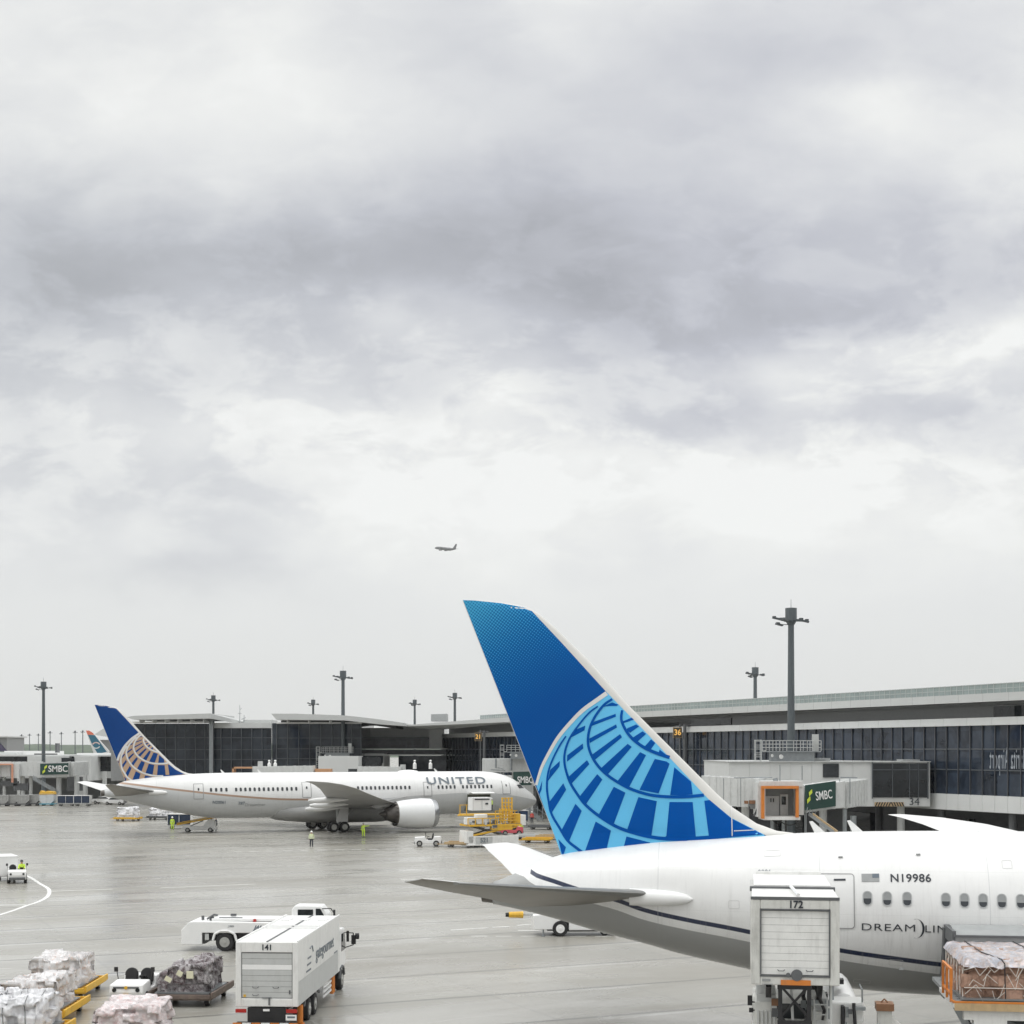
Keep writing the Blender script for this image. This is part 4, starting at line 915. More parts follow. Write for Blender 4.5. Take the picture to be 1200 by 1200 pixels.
# ---------------------------------------------------------------- gate signs
amber=mat('amber_digits',(.9,.5,.1),.5,var=.02,emit=(1,.55,.15),es=.35); sbox=mat('sign_box_brown',(.06,.05,.035),.5,var=.1)
gs=None
for px,py,Y,tx,lab in((794,858.5,205,'36','dark gate sign with amber number 36 on a post, right of the tail fin'),(560.5,863.5,262,'21','dark gate sign with amber digits left of the blue tail fin')):
    t=thing('gate_sign',lab,'gate sign',(W(px,HZ,Y).x,Y,0),0,'gate number signs'); z=W(px,py,Y).z
    part('post',dgrey,t,lambda b:(b.cyl((.35,.3,0),(.35,.3,z+1.2),.12,.12,8),b.cyl((1.0,.3,0),(1.0,.3,z+1.1),.22,.22,8),b.bar((-.2,.3,z+.9),(1.6,.3,z+.9),.1)))
    part('face',[sbox,tan],t,lambda b:(b.b2(-.55,.55,-.05,.25,z-.65,z+.65,0),b.b2(-.6,.6,.0,.2,z-.7,z+.7,1)))
    part('lamp',dgrey,t,lambda b:b.box((1.5,.1,z+.9),(.5,.3,.2),0,rz=.3))
    text('digits',tx,1.05,amber,t,Vector((0,-.07,z)),xs=.9,bold=.02)
# ---------------------------------------------------------------- jet bridges
corr=mat('corrugated_panel',(.60,.61,.60),.45,var=.08,dirt=.25)
def tunnel(b,p0,p1,w,h,rib=.5,m=0):
    p0=Vector(p0);p1=Vector(p1); d=p1-p0; L=d.length; q=Vector((d.x,d.y,0)).normalized(); s_=Vector((-q.y,q.x,0)); up=Vector((0,0,1))
    def ring(p,e): return [p+s_*(w/2+e)*a+up*(h+e if c else -e) for a,c in((-1,0),(1,0),(1,1),(-1,1))]
    b.loft([ring(p0,0),ring(p1,0)],m)
    n=max(1,int(L/rib))
    for i in range(n+1):
        c=p0+d*(i/n); e=d.normalized()*.04; b.loft([ring(c-e,.045),ring(c+e,.045)],m)
jb=thing('jet_bridge','white jet bridge with orange edged cab and green panel, in front of gate 34','jet bridge',(0,0,0))
YB=138
part('tunnel',corr,jb,lambda b:(tunnel(b,(W(827,0,YB+4).x,YB+4,W(0,946,YB+4).z+.3),(W(893,0,YB+2).x,YB+2,W(0,946,YB+2).z),2.6,2.6,.62),tunnel(b,(W(941,0,YB).x,YB+1.2,W(0,952,YB).z),(W(983,0,YB+2).x,YB+2.6,W(0,946.5,YB+2).z+.05),2.2,2.35,.9),tunnel(b,(W(981,0,YB+2).x,YB+2.6,W(0,947,YB+2).z),(W(1006,0,YB+5).x,YB+6,W(0,943,YB+5).z),2.2,2.35,.55)))
def cabf(b):
    glz(b,888,897,917,957.5,YB-1.2,0,2.5); glz(b,935,942,920,955,YB-1.2,0,2.5); glz(b,890,941,915.5,922,YB-1.3,0,3.5); glz(b,895,938,957,961,YB-1.6,1,3)
    glz(b,896,936,922,958,YB+1.2,2,.2); glz(b,897,913,933,957,YB+1.0,0,.1); glz(b,914.5,923.5,931,957,YB+.95,0,.1); glz(b,916,921,933.5,943,YB+.9,3,.1)
    glz(b,903,904,935.5,940,YB+.85,3,.1); glz(b,906,907,935.5,940,YB+.85,3,.1)
part('cab',[corr,white,grey,glass],jb,cabf)
part('cab_canopy',orange,jb,lambda b:(glz(b,892.5,896,921.5,959.5,YB-2,0,.5),glz(b,933,936.2,921.5,958,YB-2,0,.5),glz(b,892.5,936.2,921,924.3,YB-2.1,0,.5)))
p0=W(943.5,950,YB-.2); p1=W(979.5,944.7,YB+.9)
def sgn(b,p0,p1,h,off=0,m=0): b.add([p0,p1,p1+Vector((0,0,h)),p0+Vector((0,0,h)),p0+Vector((0,.1,0)),p1+Vector((0,.1,0)),p1+Vector((0,.1,h)),p0+Vector((0,.1,h))],[(0,1,2,3),(7,6,5,4),(0,1,5,4),(1,2,6,5),(2,3,7,6),(3,0,4,7)],m)
sg=part('sign_panel',sgreen,jb,lambda b:sgn(b,p0,p1,2.28))
dirv=(p1-p0).normalized(); rot=Matrix((dirv,(dirv.cross(Vector((0,-1,0)))*-1).normalized(),Vector((0,-1,0)).normalized())).transposed()
zv=Vector((dirv.y,-dirv.x,0)).normalized(); yv=zv.cross(dirv).normalized(); rot=Matrix((dirv,yv,zv)).transposed()
text('lettering','SMBC',1.12,white2,sg,W(965.5,932.2,YB+.2)-Vector((0,.06,0)),rot=rot,xs=.62,bold=.006)
def lg(b,s=1):
    b.add([(-.06*s,.0,0),(.3*s,.28*s,0),(.3*s,.62*s,0),(-.06*s,.36*s,0)],[(0,1,2,3)]); b.add([(-.32*s,-.62*s,0),(.04*s,-.34*s,0),(.04*s,.02*s,0),(-.32*s,-.26*s,0)],[(0,1,2,3)])
M=rot.to_4x4(); M.translation=W(948.8,933.2,YB-.1)-Vector((0,.06,0)); put(part('emblem',lime,sg,lg),M)
parts('drive_column',steel,jb,[lambda b,px=px,r_=r_,h_=h_:b.cyl((W(px,0,YB+2).x,YB+2,0),(W(px,0,YB+2).x,YB+2,h_),r_,r_,10) for px,r_,h_ in((1000,.28,5),(990,.2,5.6),(944,.12,5.6),(905,.15,5),(918,.15,5),(870,.15,5))]); part('wheel_carriage',dgrey,jb,lambda b:b.box((W(995,0,YB+3).x,YB+3,.6),(3,1,.5)))
part('stairs',[steel,tan],jb,lambda b:([ (b.bar(W(948+o,954,YB-1.6),W(977+o,973+2,YB-3),.12,.25,m_)) for o,m_ in((0,0),(4,1))],[b.bar(W(948+i*3.2,955+i*2.2,YB-1.6),W(952+i*3.2,955+i*2.2,YB-1.9),.1) for i in range(9)],[b.bar(W(945+i*3,953+i*1.5,YB-1.7),W(946.5+i*3,946+i*2,YB-1.7),.06) for i in range(4)]))
parts('roof_pipe',steel,jb,[lambda b,a=a,c=c,r_=r_:b.cyl(W(*a),W(*c),r_,r_,8) for a,c,r_ in(((860,911.5,YB),(905,911,YB),.05),((914,916,YB),(914,896,YB),.05),((940,914,YB),(940,897,YB),.05),((985,911,YB+3),(1004,911.5,YB+5),.07),((908,912,YB),(910,918,YB),.22),((996,912,YB+2),(996,942,YB+2),.05),((984,913,YB+2),(984,944,YB+2),.05),((868,912,YB+1),(868,945,YB+1),.04),((848,912,YB+1),(848,945,YB+1),.04))])
part('cable',blackp,jb,lambda b:[b.tube([W(x0+(x1-x0)*k/8,y0+12*dip*(k/8)*(1-k/8)*4/12+ (y1-y0)*k/8,YB-.5) for k in range(9)],.05,5) for x0,y0,x1,y1,dip in((905,960,917,960,5),(878,945,888,944,10),(880,948,886,952,6),(912,960,940,958,8))])
part('control_unit',[rust,grey],jb,lambda b:(glz(b,873,877,938.5,942,YB,0,.5),glz(b,878.5,885,938,942,YB,0,.5),glz(b,877,886,942,948,YB+.3,1,.4)))
# left jet bridge
YL=312
jl=thing('jet_bridge','grey white jet bridge with long green lettered sign at the far left','jet bridge',(0,0,0))
part('tunnel',corr,jl,lambda b:(tunnel(b,W(-6,910,YL),W(15,910,YL),3,3.0,.8),tunnel(b,W(15,909.5,YL),W(48,909.5,YL),2.6,2.9,1.1),tunnel(b,W(46,911,YL-.6),W(81,910,YL-.6),2.0,3.0,3),tunnel(b,W(81,909,YL),W(98,908,YL+3),3,2.7,.9)))
p0=W(47,908,YL-2); p1=W(80,907.2,YL-2); sg=part('sign_panel',sgreen,jl,lambda b:sgn(b,p0,p1,2.25))
text('lettering','SMBC',1.8,white2,sg,W(68,901.2,YL-2.1),xs=.88,bold=.02)
M=RX(90).to_4x4(); M.translation=W(52.5,901.6,YL-2.1); put(part('emblem',lime,sg,lambda b:lg(b,1.45)),M)
part('cab',[corr,grey],jl,lambda b:(glz(b,-12,-1,895,912,YL-2,0,4),glz(b,-1,14,897,911,YL+1,1,.3),glz(b,14.5,22,895,912,YL-2.2,0,4),glz(b,-1,15,893,896.5,YL-2.2,0,4)))
part('cab_canopy',mat('faded_orange',(.62,.3,.2),.6,var=.1),jl,lambda b:(glz(b,13.2,15,896.5,917,YL-2.6,0,.6),glz(b,-8,15,895,896.6,YL-2.6,0,.6)))
part('stairs',steel,jl,lambda b:(b.bar(W(39,912,YL-3),W(68,929,YL-3),.3,.6),b.bar(W(39,909,YL-3.4),W(68,926,YL-3.4),.08),[b.bar(W(39+k*5,912+k*2.9,YL-3.4),W(39+k*5,908.6+k*2.9,YL-3.4),.06) for k in range(6)]))
parts('drive_column',lgrey,jl,[lambda b,px=px,r_=r_:b.cyl((W(px,0,YL).x,YL,0),(W(px,0,YL).x,YL,6),r_,r_,10) for px,r_ in((69,.5),(36,.35),(90,.5),(5,.3),(27,.4),(100,.45))]); parts('machinery',dgrey,jl,[lambda b,q=q:b.box(*q) for q in(((W(30,0,YL).x,YL,.7),(3.4,1.2,1.0)),((W(25,922,YL).x,YL,W(25,922,YL).z),(3,1,1.4)),((W(10,918,YL).x,YL,W(10,918,YL).z),(4,1,.9)),((W(80,919,YL).x,YL+5,W(80,919,YL).z),(3.2,1,2.9)))])
# third bridge, hidden behind the far nose
jt=thing('jet_bridge','white jet bridge block with green sign showing behind the far airliner nose','jet bridge',(0,0,0))
part('cab',corr,jt,lambda b:(glz(b,565,640,889,905,246,0,8),glz(b,600,625,905,950,248,0,2),glz(b,566,570,905,945,247,0,1)))
p0=W(601.5,920.5,236); p1=W(623,920,236); sg=part('sign_panel',sgreen,jt,lambda b:sgn(b,p0,p1,2.1))
text('lettering','SMBC',1.4,white2,sg,W(615.5,914.2,235.9),xs=.7,bold=.02)
part('stairs',steel,jt,lambda b:(b.bar(W(617,948,236),W(634,961,236),.25,.5),b.bar(W(617,945,236),W(634,958,236),.08),b.bar(W(628,947,236),W(640,955,236),.1),[b.cyl(W(px,945,237),W(px,962,237),.12,.12,6) for px in(621,630,636)]))
part('pipe',steel,jt,lambda b:(b.bar(W(575,902,245),W(592,903,245),.15),b.cyl(W(581,889,245),W(581,900,245),.15),b.cyl(W(599,889,245),W(599,903,245),.2),b.bar(W(583,899.5,245),W(590,901.5,245),.12)))
# row of fixed jet bridge roofs behind the far fuselage
jr=thing('jet_bridge','low grey jet bridge with faded orange ended cabs seen over the far fuselage','jet bridge',(0,0,0))
part('tunnel',corr,jr,lambda b:(tunnel(b,W(298,912,250),W(368,911,250),3,1.9,1.5),tunnel(b,W(420,910,250),W(470,910,250),3,1.6,1.5)))
parts('wall',[panel,g3],jr,[lambda b:glz(b,373,420,886.2,905,262,0,8),lambda b:glz(b,421,446,887,897.5,268,1,3),lambda b:glz(b,408,437,901,908,252,1,2),lambda b:glz(b,439,459,900,908,251,0,3)])
part('cab_canopy',mat('peach_orange',(.55,.3,.16),.6,var=.15),jr,lambda b:(glz(b,272,298,898.8,900.6,249,0,2),glz(b,272,274,898.8,906,249,0,2),glz(b,296,298,898.8,906,249,0,2),glz(b,369,388,901,905.5,249,0,2)))
parts('signal_post',white2,jr,[lambda b,px=px:b.loft([[(W(px,0,249).x+r_*math.cos(a),249+r_*math.sin(a),W(0,y,249).z) for a in[2*math.pi*k/8 for k in range(8)]] for y,r_ in((901,.3),(895,.28),(893,.1),(891.5,.22),(890.5,.1))]) for px in(315.5,322.5,486,504.5)])
parts('equipment',lgrey,jr,[lambda b:glz(b,302,307,892,899,250,0,1),lambda b:glz(b,469,475,896,903,250,0,1)])
# ---------------------------------------------------------------- people
def person(label,loc,rz,top,bot,hat=None,pose='stand',helmet=True):
    root=thing('person',label,'person',loc,rz,'ground crew')
    P={'pel':(0,0,.95),'chest':(0.02,0,1.35),'neck':(0.02,0,1.5),'head':(.04,0,1.64),'crown':(.04,0,1.74)}
    if pose=='sit': dz=-.0
    a=.14
    J=[P['pel'],(0.01,0,1.15),P['chest'],P['neck'],P['head'],P['crown']]; E=[(0,1),(1,2),(2,3),(3,4),(4,5)]; Rr=[.15,.14,.17,.065,.105,.07]
    def limb(root_i,pts,rs):
        k=root_i
        for p,r_ in zip(pts,rs): J.append(p);Rr.append(r_);E.append((k,len(J)-1));k=len(J)-1
    for s_ in(-1,1):
        if pose=='sit': limb(0,[(.05,s_*.1,.93),(.45,s_*.13,.95),(.5,s_*.13,.52),(.62,s_*.13,.48)],[.11,.085,.06,.05])
        else:
            st=.16*s_ if pose=='walk' else 0
            limb(0,[(0,s_*.1,.88),(st*.6+.03,s_*.12,.5),(st,s_*.13,.08),(st+.14,s_*.14,.04)],[.115,.08,.06,.045])
        if pose in('sit','push'): limb(2,[(.02,s_*.2,1.4),(.15,s_*.25,1.15),(.42,s_*.16,1.15),(.5,s_*.15,1.16)],[.075,.055,.045,.04])
        elif pose=='point' and s_>0: limb(2,[(.02,s_*.2,1.4),(.1,s_*.48,1.4),(.16,s_*.74,1.45),(.18,s_*.83,1.46)],[.075,.055,.045,.04])
        else: limb(2,[(.02,s_*.2,1.4),(-.02,s_*.27,1.12),(.08,s_*.26,.86),(.11,s_*.25,.78)],[.075,.055,.045,.042])
    me=bpy.data.meshes.new('body'); me.from_pydata(J,E,[]); o=bpy.data.objects.new('body',me); COL.objects.link(o)
    sk=o.modifiers.new('s','SKIN'); 
    for i,sv in enumerate(me.skin_vertices[0].data): sv.radius=(Rr[i],Rr[i]); sv.use_root=(i==0)
    ss=o.modifiers.new('u','SUBSURF'); ss.levels=2; ss.render_levels=2
    bpy.context.view_layer.update(); m2=bpy.data.meshes.new_from_object(o.evaluated_get(bpy.context.evaluated_depsgraph_get())); bpy.data.objects.remove(o)
    for m_ in(bot,top,skin,black): m2.materials.append(m_)
    for f in m2.polygons:
        c=f.center; f.use_smooth=True
        f.material_index=2 if (c.z>1.5 or (pose!='sit' and c.z<.84 and abs(c.y)>.2) or (pose in('sit','push') and c.x>.44 and c.z>1.05)) else (3 if (c.z<.1 and pose!='sit') else (1 if c.z>.93 else 0))
    body=bpy.data.objects.new('body',m2); COL.objects.link(body); body.parent=root
    if helmet:
        part('helmet',hat or white2,root,lambda b:b.loft([[(.04+q*math.cos(t)*1.1,q*math.sin(t),z) for t in[2*math.pi*k/14 for k in range(14)]] for z,q in((1.68,.155),(1.69,.13),(1.76,.125),(1.82,.09),(1.85,.02))]),smooth='all')
    part('reflective_band',lgrey,root,lambda b:b.loft([[(.01+q*math.cos(t)*.95,q*math.sin(t)*1.12,z) for t in[2*math.pi*k/14 for k in range(14)]] for z,q in((1.1,.155),(1.15,.155))]))
    return root
person('ground worker with white helmet, pale vest and dark trousers, nearest on the open apron',G(365,992.5),R(-80),hivp,cloth)
person('ground worker all in bright yellow below the far wing, arm held out',G(426,981),R(-100),hiv,hiv,grey,'point')
person('worker in yellow standing at the baggage cart under the far tail',G(202,972.5),R(-90),hiv,hiv)
person('worker in dark clothes standing right of the belt loader',G(253.5,973.5),R(170),cloth,cloth,grey,'push')
person('worker in yellow coveralls beside the pink tractor',G(610.5,977),R(-60),hiv,hiv)
person('worker in red vest and dark trousers near the stairs',G(623.5,965),R(-110),redv,cloth)
person('person in hi-vis vest driving the white tug at the left edge',G(20,1034)+Vector((.27,.36,.02)),R(-72),hiv,cloth,blackp,'sit')
person('worker in lime vest and helmet standing at the open cargo door',W(576.3,950.5,214)+Vector((0,0,0)),R(150),hiv,cloth,white2,'push')
# ---------------------------------------------------------------- wrapped loads and dollies
def wrapmat(name,c_wrap,c_box,mixlo,mixhi,seed=0):
    m,nt,b=raw(name); tc=nd(nt,'ShaderNodeTexCoord'); mp=nd(nt,'ShaderNodeMapping'); mp.inputs['Location'].default_value=(seed,seed*2,0); nt.links.new(tc.outputs['Object'],mp.inputs[0]); V=mp.outputs[0]
    bk=nd(nt,'ShaderNodeTexVoronoi'); bk.feature='F1'; bk.distance='CHEBYCHEV'; bk.inputs['Scale'].default_value=1.6; nt.links.new(V,bk.inputs['Vector'])
    n=NOI(nt,V,2.2,6,.7,1.5); n2=NOI(nt,V,9,6,.7,3.0)
    colb=MIX(nt,RAMP(nt,bk.outputs['Color'],.2,.8),c_box,tuple(min(1,x*1.7) for x in c_box))
    f=RAMP(nt,MA(nt,'ADD',MA(nt,'MULTIPLY',n,.65),MA(nt,'MULTIPLY',n2,.35)),mixlo,mixhi)
    nt.links.new(MIX(nt,f,colb,c_wrap),b.inputs['Base Color']); b.inputs['Roughness'].default_value=.22; b.inputs['Specular IOR Level'].default_value=.7
    bp=nd(nt,'ShaderNodeBump'); bp.inputs['Strength'].default_value=.75; bp.inputs['Distance'].default_value=.06
    vo=nd(nt,'ShaderNodeTexVoronoi'); vo.feature='DISTANCE_TO_EDGE'; vo.inputs['Scale'].default_value=3.6
    ad=nd(nt,'ShaderNodeVectorMath',operation='ADD'); nt.links.new(V,ad.inputs[0]); cb_=nd(nt,'ShaderNodeCombineXYZ'); nt.links.new(n,cb_.inputs[0]); nt.links.new(n2,cb_.inputs[2]); nt.links.new(cb_.outputs[0],ad.inputs[1]); nt.links.new(ad.outputs[0],vo.inputs['Vector'])
    nt.links.new(MA(nt,'ADD',MA(nt,'MULTIPLY',n2,.8),MA(nt,'MULTIPLY',RAMP(nt,vo.outputs['Distance'],0,.12,1,0),.5)),bp.inputs['Height']); nt.links.new(bp.outputs[0],b.inputs['Normal'])
    return m
wrapw=wrapmat('white_wrap',(.90,.88,.88),(.52,.37,.30),.38,.47); wrapw2=wrapmat('white_wrap_grey',(.92,.92,.94),(.5,.47,.5),.36,.44,5); wrapp=wrapmat('pinkish_wrap',(.92,.85,.85),(.70,.48,.47),.40,.52,9); wrapd=wrapmat('dark_load_wrap',(.62,.59,.60),(.075,.05,.055),.43,.58,3)
def load(name,label,loc,rz,w,d,h,m,seed,prof_=None,group='wrapped cargo loads',net=None):
    nx,ny,nz=40,46,20; t=thing(name,label,'cargo load',loc,rz,group)
    vs={};b=MB();idx={}
    def pt(x,y,z):
        hh=h*(prof_(x/w+.5,y/d+.5) if prof_ else 1); zz=z*hh
        tap=1-.07*(z**2); q=Vector((x*tap,y*tap,zz)); k=.055
        s_=q*1.7+Vector((seed*7.1,seed*3.3,seed)); dsp=Vector((noise.noise(s_),noise.noise(s_+Vector((9,0,0))),noise.noise(s_+Vector((0,9,0)))))
        s2=q*5+Vector((seed,0,0)); dsp2=Vector((noise.noise(s2),noise.noise(s2+Vector((9,0,0))),noise.noise(s2+Vector((0,9,0)))))
        s3=q*13; fold=abs(noise.noise(s3+Vector((seed,3,1)))); s4=Vector((q.x*3,q.y*3,q.z*1.2+seed)); fold2=abs(noise.noise(s4*2.2))
        nrm=Vector((q.x/w*2,q.y/d*2,z-.4)); 
        cw_=.46+.07*(seed%3); cc=Vector((math.floor(q.x/cw_+.3+math.floor(q.z/.4)*.5),math.floor(q.y/cw_+.2),math.floor(q.z/.4+.1)))
        st=Vector((noise.cell(cc*1.37+Vector((seed,0,0))),noise.cell(cc*1.91+Vector((0,seed,9))),noise.cell(Vector((cc.x*2.3,cc.y*1.7,seed)))))-Vector((.5,.5,.5))
        ax=Vector(((abs(q.x)>w*.47)*(1 if q.x>0 else -1)*st.x*.2,(abs(q.y)>d*.47)*(1 if q.y>0 else -1)*st.y*.2,(z>.97)*(st.z)*.22))
        return q+ax+(dsp*.08+dsp2*.03)*(.3+.7*z)-nrm*(fold*.03+fold2*.03)*(.25+.75*z)
    def key(i,j,k):
        if (i,j,k) not in idx: idx[(i,j,k)]=len(b.v); b.v.append(tuple(pt((i/nx-.5)*w,(j/ny-.5)*d,k/nz)))
        return idx[(i,j,k)]
    for i in range(nx):
        for j in range(ny): b.f.append([key(i,j,nz),key(i+1,j,nz),key(i+1,j+1,nz),key(i,j+1,nz)]);b.m.append(0)
    for k in range(nz):
        for i in range(nx):
            for j in(0,ny): b.f.append([key(i,j,k),key(i+1,j,k),key(i+1,j,k+1),key(i,j,k+1)]);b.m.append(0)
        for j in range(ny):
            for i in(0,nx): b.f.append([key(i,j,k),key(i,j+1,k),key(i,j+1,k+1),key(i,j,k+1)]);b.m.append(0)
    b.build('wrapped_bundle',m,t,smooth='all')
    part('pallet_base',steel,t,lambda q:q.box((0,0,.0),(w+.18,d+.18,.06)))
    if net:
        def ns(q):
            for x in(-w*.3,0,w*.32):
                pts=[pt(x+.02*math.sin(k),-d/2,k/6)+Vector((0,-.03,0)) for k in range(7)]+[pt(x,(-.5+k/6)*d,1)+Vector((0,0,.04)) for k in range(7)]; q.tube(pts,.016,5)
        part('strap',net,t,ns)
    return t
def dolly(label,loc,rz,w,d,m,group='pallet dollies'):
    t=thing('pallet_dolly',label,'dolly',loc,rz,group)
    part('frame',m,t,lambda b:(b.box((0,0,.36),(w,d,.12)),b.box((-w/2-.03,0,.5),(.09,d,.26)),b.box((w/2+.03,0,.5),(.09,d,.26)),b.box((0,-d/2-.03,.46),(w*.98,.09,.18)),b.box((0,d/2+.03,.46),(w*.98,.09,.18)),[b.cyl((-w/2+.1,-d/2+.25+k*(d-.5)/8,.455),(w/2-.1,-d/2+.25+k*(d-.5)/8,.455),.035,.035,8) for k in range(9)]),bevel=.012)
    part('tow_bar',m,t,lambda b:(b.bar((-.3,d/2,.3),(0,d/2+1.1,.3),.07),b.bar((.3,d/2,.3),(0,d/2+1.1,.3),.07)))
    for x in(-w/2+.28,w/2-.28):
        for y in(-d/2+.5,d/2-.5):
            o=part('wheel',tyre,t,lambda b,x=x,y=y:b.cyl((x-.08,y,.2),(x+.08,y,.2),.2,.2,14),smooth=True)
            part('rim',hub,o,lambda b,x=x,y=y:b.cyl((x-.095,y,.2),(x+.095,y,.2),.1,.1,12))
    return t
LD=[(-20.25,69.3,2.3,3.5,1.25,wrapw,1,None,'tallest white wrapped pallet load, rearmost of the three in the lower left','yellow pallet dolly under the rearmost white load, lower left'),
(-19.5,63.2,2.5,3.6,1.25,wrapw,2,lambda x,y:1-.12*(x<.5),'white wrapped pallet with tan boxes, middle of the three in the lower left','yellow pallet dolly under the middle white load, lower left'),
(-18.6,57.6,2.7,3.4,1.3,wrapw2,3,None,'greyish netted pallet load in the bottom left corner','dolly under the netted load in the bottom left corner')]
for x,y,w_,d_,h_,m_,sd,pf,lab,lab2 in LD:
    rz=R(1); dolly(lab2,(x+.25,y,0),rz,w_+.15,d_+.35,yellow); load('wrapped_cargo',lab,(x,y,.53),rz,w_-.15,d_-.2,h_,m_,sd,pf,net=(dgrey if sd==3 else None))
dolly('dolly under the pinkish wrapped load, bottom edge',(-13.75,56.2,0),R(2),2.55,3.5,yellow); load('wrapped_cargo','pinkish white wrapped pallet load at the bottom edge, left of the box truck',(-13.8,56.2,.53),R(2),2.4,3.1,1.28,wrapp,6)
dolly('low brown dolly under the dark plastic wrapped load',(-14.1,67.5,0),R(-4),2.75,3.7,mat('worn_brown_deck',(.16,.12,.10),.6,var=.35,dirt=.3)); load('wrapped_cargo','dark luggage load under clear plastic with pale patches, beside the small tug',(-14.1,67.6,.53),R(-4),2.2,2.9,1.28,wrapd,4,lambda x,y:.72+.3*min(1,max(0,x*1.7)))
part('address_label',mat('cream_paper',(.7,.68,.5),.6,var=.05),[o for o in bpy.data.objects if o.get('label','').startswith('dark luggage')][0],lambda b:(b.box((.35,-1.5,.8),(.3,.04,.32)),b.box((-.1,-1.5,.85),(.25,.04,.22),0,ry=.5),b.box((-.6,-1.5,.6),(.3,.04,.2),0,ry=.5)))
# far dollies with loads
dd=dolly('yellow dolly carrying a white load, out beyond the far tail',G(150,962),R(80),2.5,3.6,yellow,'dollies on the far apron')
load('wrapped_cargo','white wrapped load on the yellow dolly below the far tail',G(150,962)+Vector((0,0,.53)),R(80),2.3,3.0,1.6,wrapw2,11,group='far wrapped loads')
dolly('dark dolly carrying a white load behind the baggage cart',G(188,960.5),R(82),2.5,3.6,dgrey,'dollies on the far apron')
load('wrapped_cargo','white wrapped load on the dark dolly behind the baggage cart',G(189,960.5)+Vector((0,0,.53)),R(82),2.3,3.4,1.3,wrapw2,12,group='far wrapped loads')
for px,py,m_,lab in((540,992.5,tan,'empty tan dolly right of the small white tractor'),(630,987.5,yellow,'empty bright yellow dolly by the blue tail base'),(634,972,dgrey,'empty dark dolly beside the blue tail edge'),(645,984,tan,'empty worn tan dolly closest to the blue tail edge'),(619,983.5,lgrey,'empty pale grey dolly behind the yellow one')):
    dolly(lab,G(px,py),R(78),1.9,3.3,m_,'empty dollies by the loader')
# ---------------------------------------------------------------- tugs
def tug(label,loc,rz,m,scale=1,group='tow tractors',name='tow_tractor',cat_='tow tractor'):
    t=thing(name,label,cat_,loc,rz,group)
    def bd(b):
        b.prism([(-1.5,.32),(1.45,.32),(1.55,.7),(1.5,1.02),(.35,1.1),(.2,.72),(-.55,.72),(-.7,1.12),(-1.45,1.12),(-1.55,.9)],-.72,.72,0)
        b.box((1.52,0,.42),(.14,1.3,.22),1); b.box((-1.55,0,.45),(.12,1.3,.26),1)
    part('body',[m,dgrey],t,bd,bevel=.05)
    for x in(-.95,.95):
        for y in(-.66,.66): wheel(t,x,y,.34,.34,.24,name='wheel')
    for y in(-.34,.34):
        part('seat',black,t,lambda b,y=y:(b.box((-.25,y,.8),(.5,.5,.16)),b.box((-.55,y,1.0),(.16,.56,.3),0,ry=R(-8)),b.cyl((-.66,y,1.16),(-.48,y,1.19),.29,.29,18)),bevel=.05)
    part('steering_wheel',black,t,lambda b:(b.cyl((.12,.34,.75),(0.0,.34,1.15),.03),b.cyl((0,.34,1.13),(-.02,.34,1.17),.2,.2,16)))
    for y in(-.5,.5): part('headlight',glass,t,lambda b,y=y:b.cyl((1.5,y,.8),(1.575,y,.8),.09,.09,12))
    for q in(1,-1): part('mirror',blackp,t,lambda b,q=q:(b.bar((.25,q*.7,1.05),(.25,q*.78,1.5),.03),b.box((.25,q*.8,1.5),(.06,.16,.2))))
    return t
tug('small white tractor with two black seats, parked before the dark wrapped load',(-16.35,66.8,0),R(-92),white2)
part('grille',[dgrey,yellow],[o for o in bpy.data.objects if o.get('label','').startswith('small white tractor')][0],lambda b:(b.box((1.53,0,.9),(.03,1.1,.07),0),b.box((1.6,0,.55),(.05,.22,.2),1),b.cyl((1.53,0,.9),(1.58,0,.9),.07,.07,12,1)))
tug('open white tractor standing between the worker and the tan dolly',G(501.5,991.5),R(182),white2)
tug('white tug with driver pulling a covered cart at the left edge',G(20,1034),R(-72),white2)
tug('pink red tractor right of the cargo loader',G(598,979),R(200),pink)
def cart(label,loc,rz,mside,group='covered baggage carts'):
    t=thing('baggage_cart',label,'baggage cart',loc,rz,group)
    part('deck',lgrey,t,lambda b:b.box((0,0,.45),(3.2,1.6,.12)),bevel=.02)
    part('canopy',white2,t,lambda b:(b.box((0,0,2.05),(3.3,1.7,.1)),b.box((1.6,0,1.25),(.06,1.6,1.6)),b.box((-1.6,0,1.25),(.06,1.6,1.6)),[b.bar((x,y,.5),(x,y,2.05),.06) for x in(-1.6,0,1.6) for y in(-.8,.8)]),bevel=.02)
    part('curtain',mside,t,lambda b:(b.box((0,-.78,1.3),(3.05,.03,1.35)),b.box((0,.78,1.3),(3.05,.03,1.35))))
    for x in(-1.1,1.1):
        for y in(-.6,.6): wheel(t,x,y,.22,.22,.16)
    part('tow_bar',dgrey,t,lambda b:b.bar((1.6,0,.35),(2.6,0,.3),.07))
    return t
cart('white covered cart with dark side behind the tug at the left edge',G(20,1034)+Vector((-1.9,2.6,0)),R(-62),dgrey)
cart('white framed cart with navy curtain beside the yellow worker',G(211,971),R(2),navyc)
cart('navy curtained cart in the far left row, left of its twin',G(78,944.5),R(3),navyc); cart('navy curtained cart in the far left row, right of its twin',G(97,944.5),R(-2),navyc)
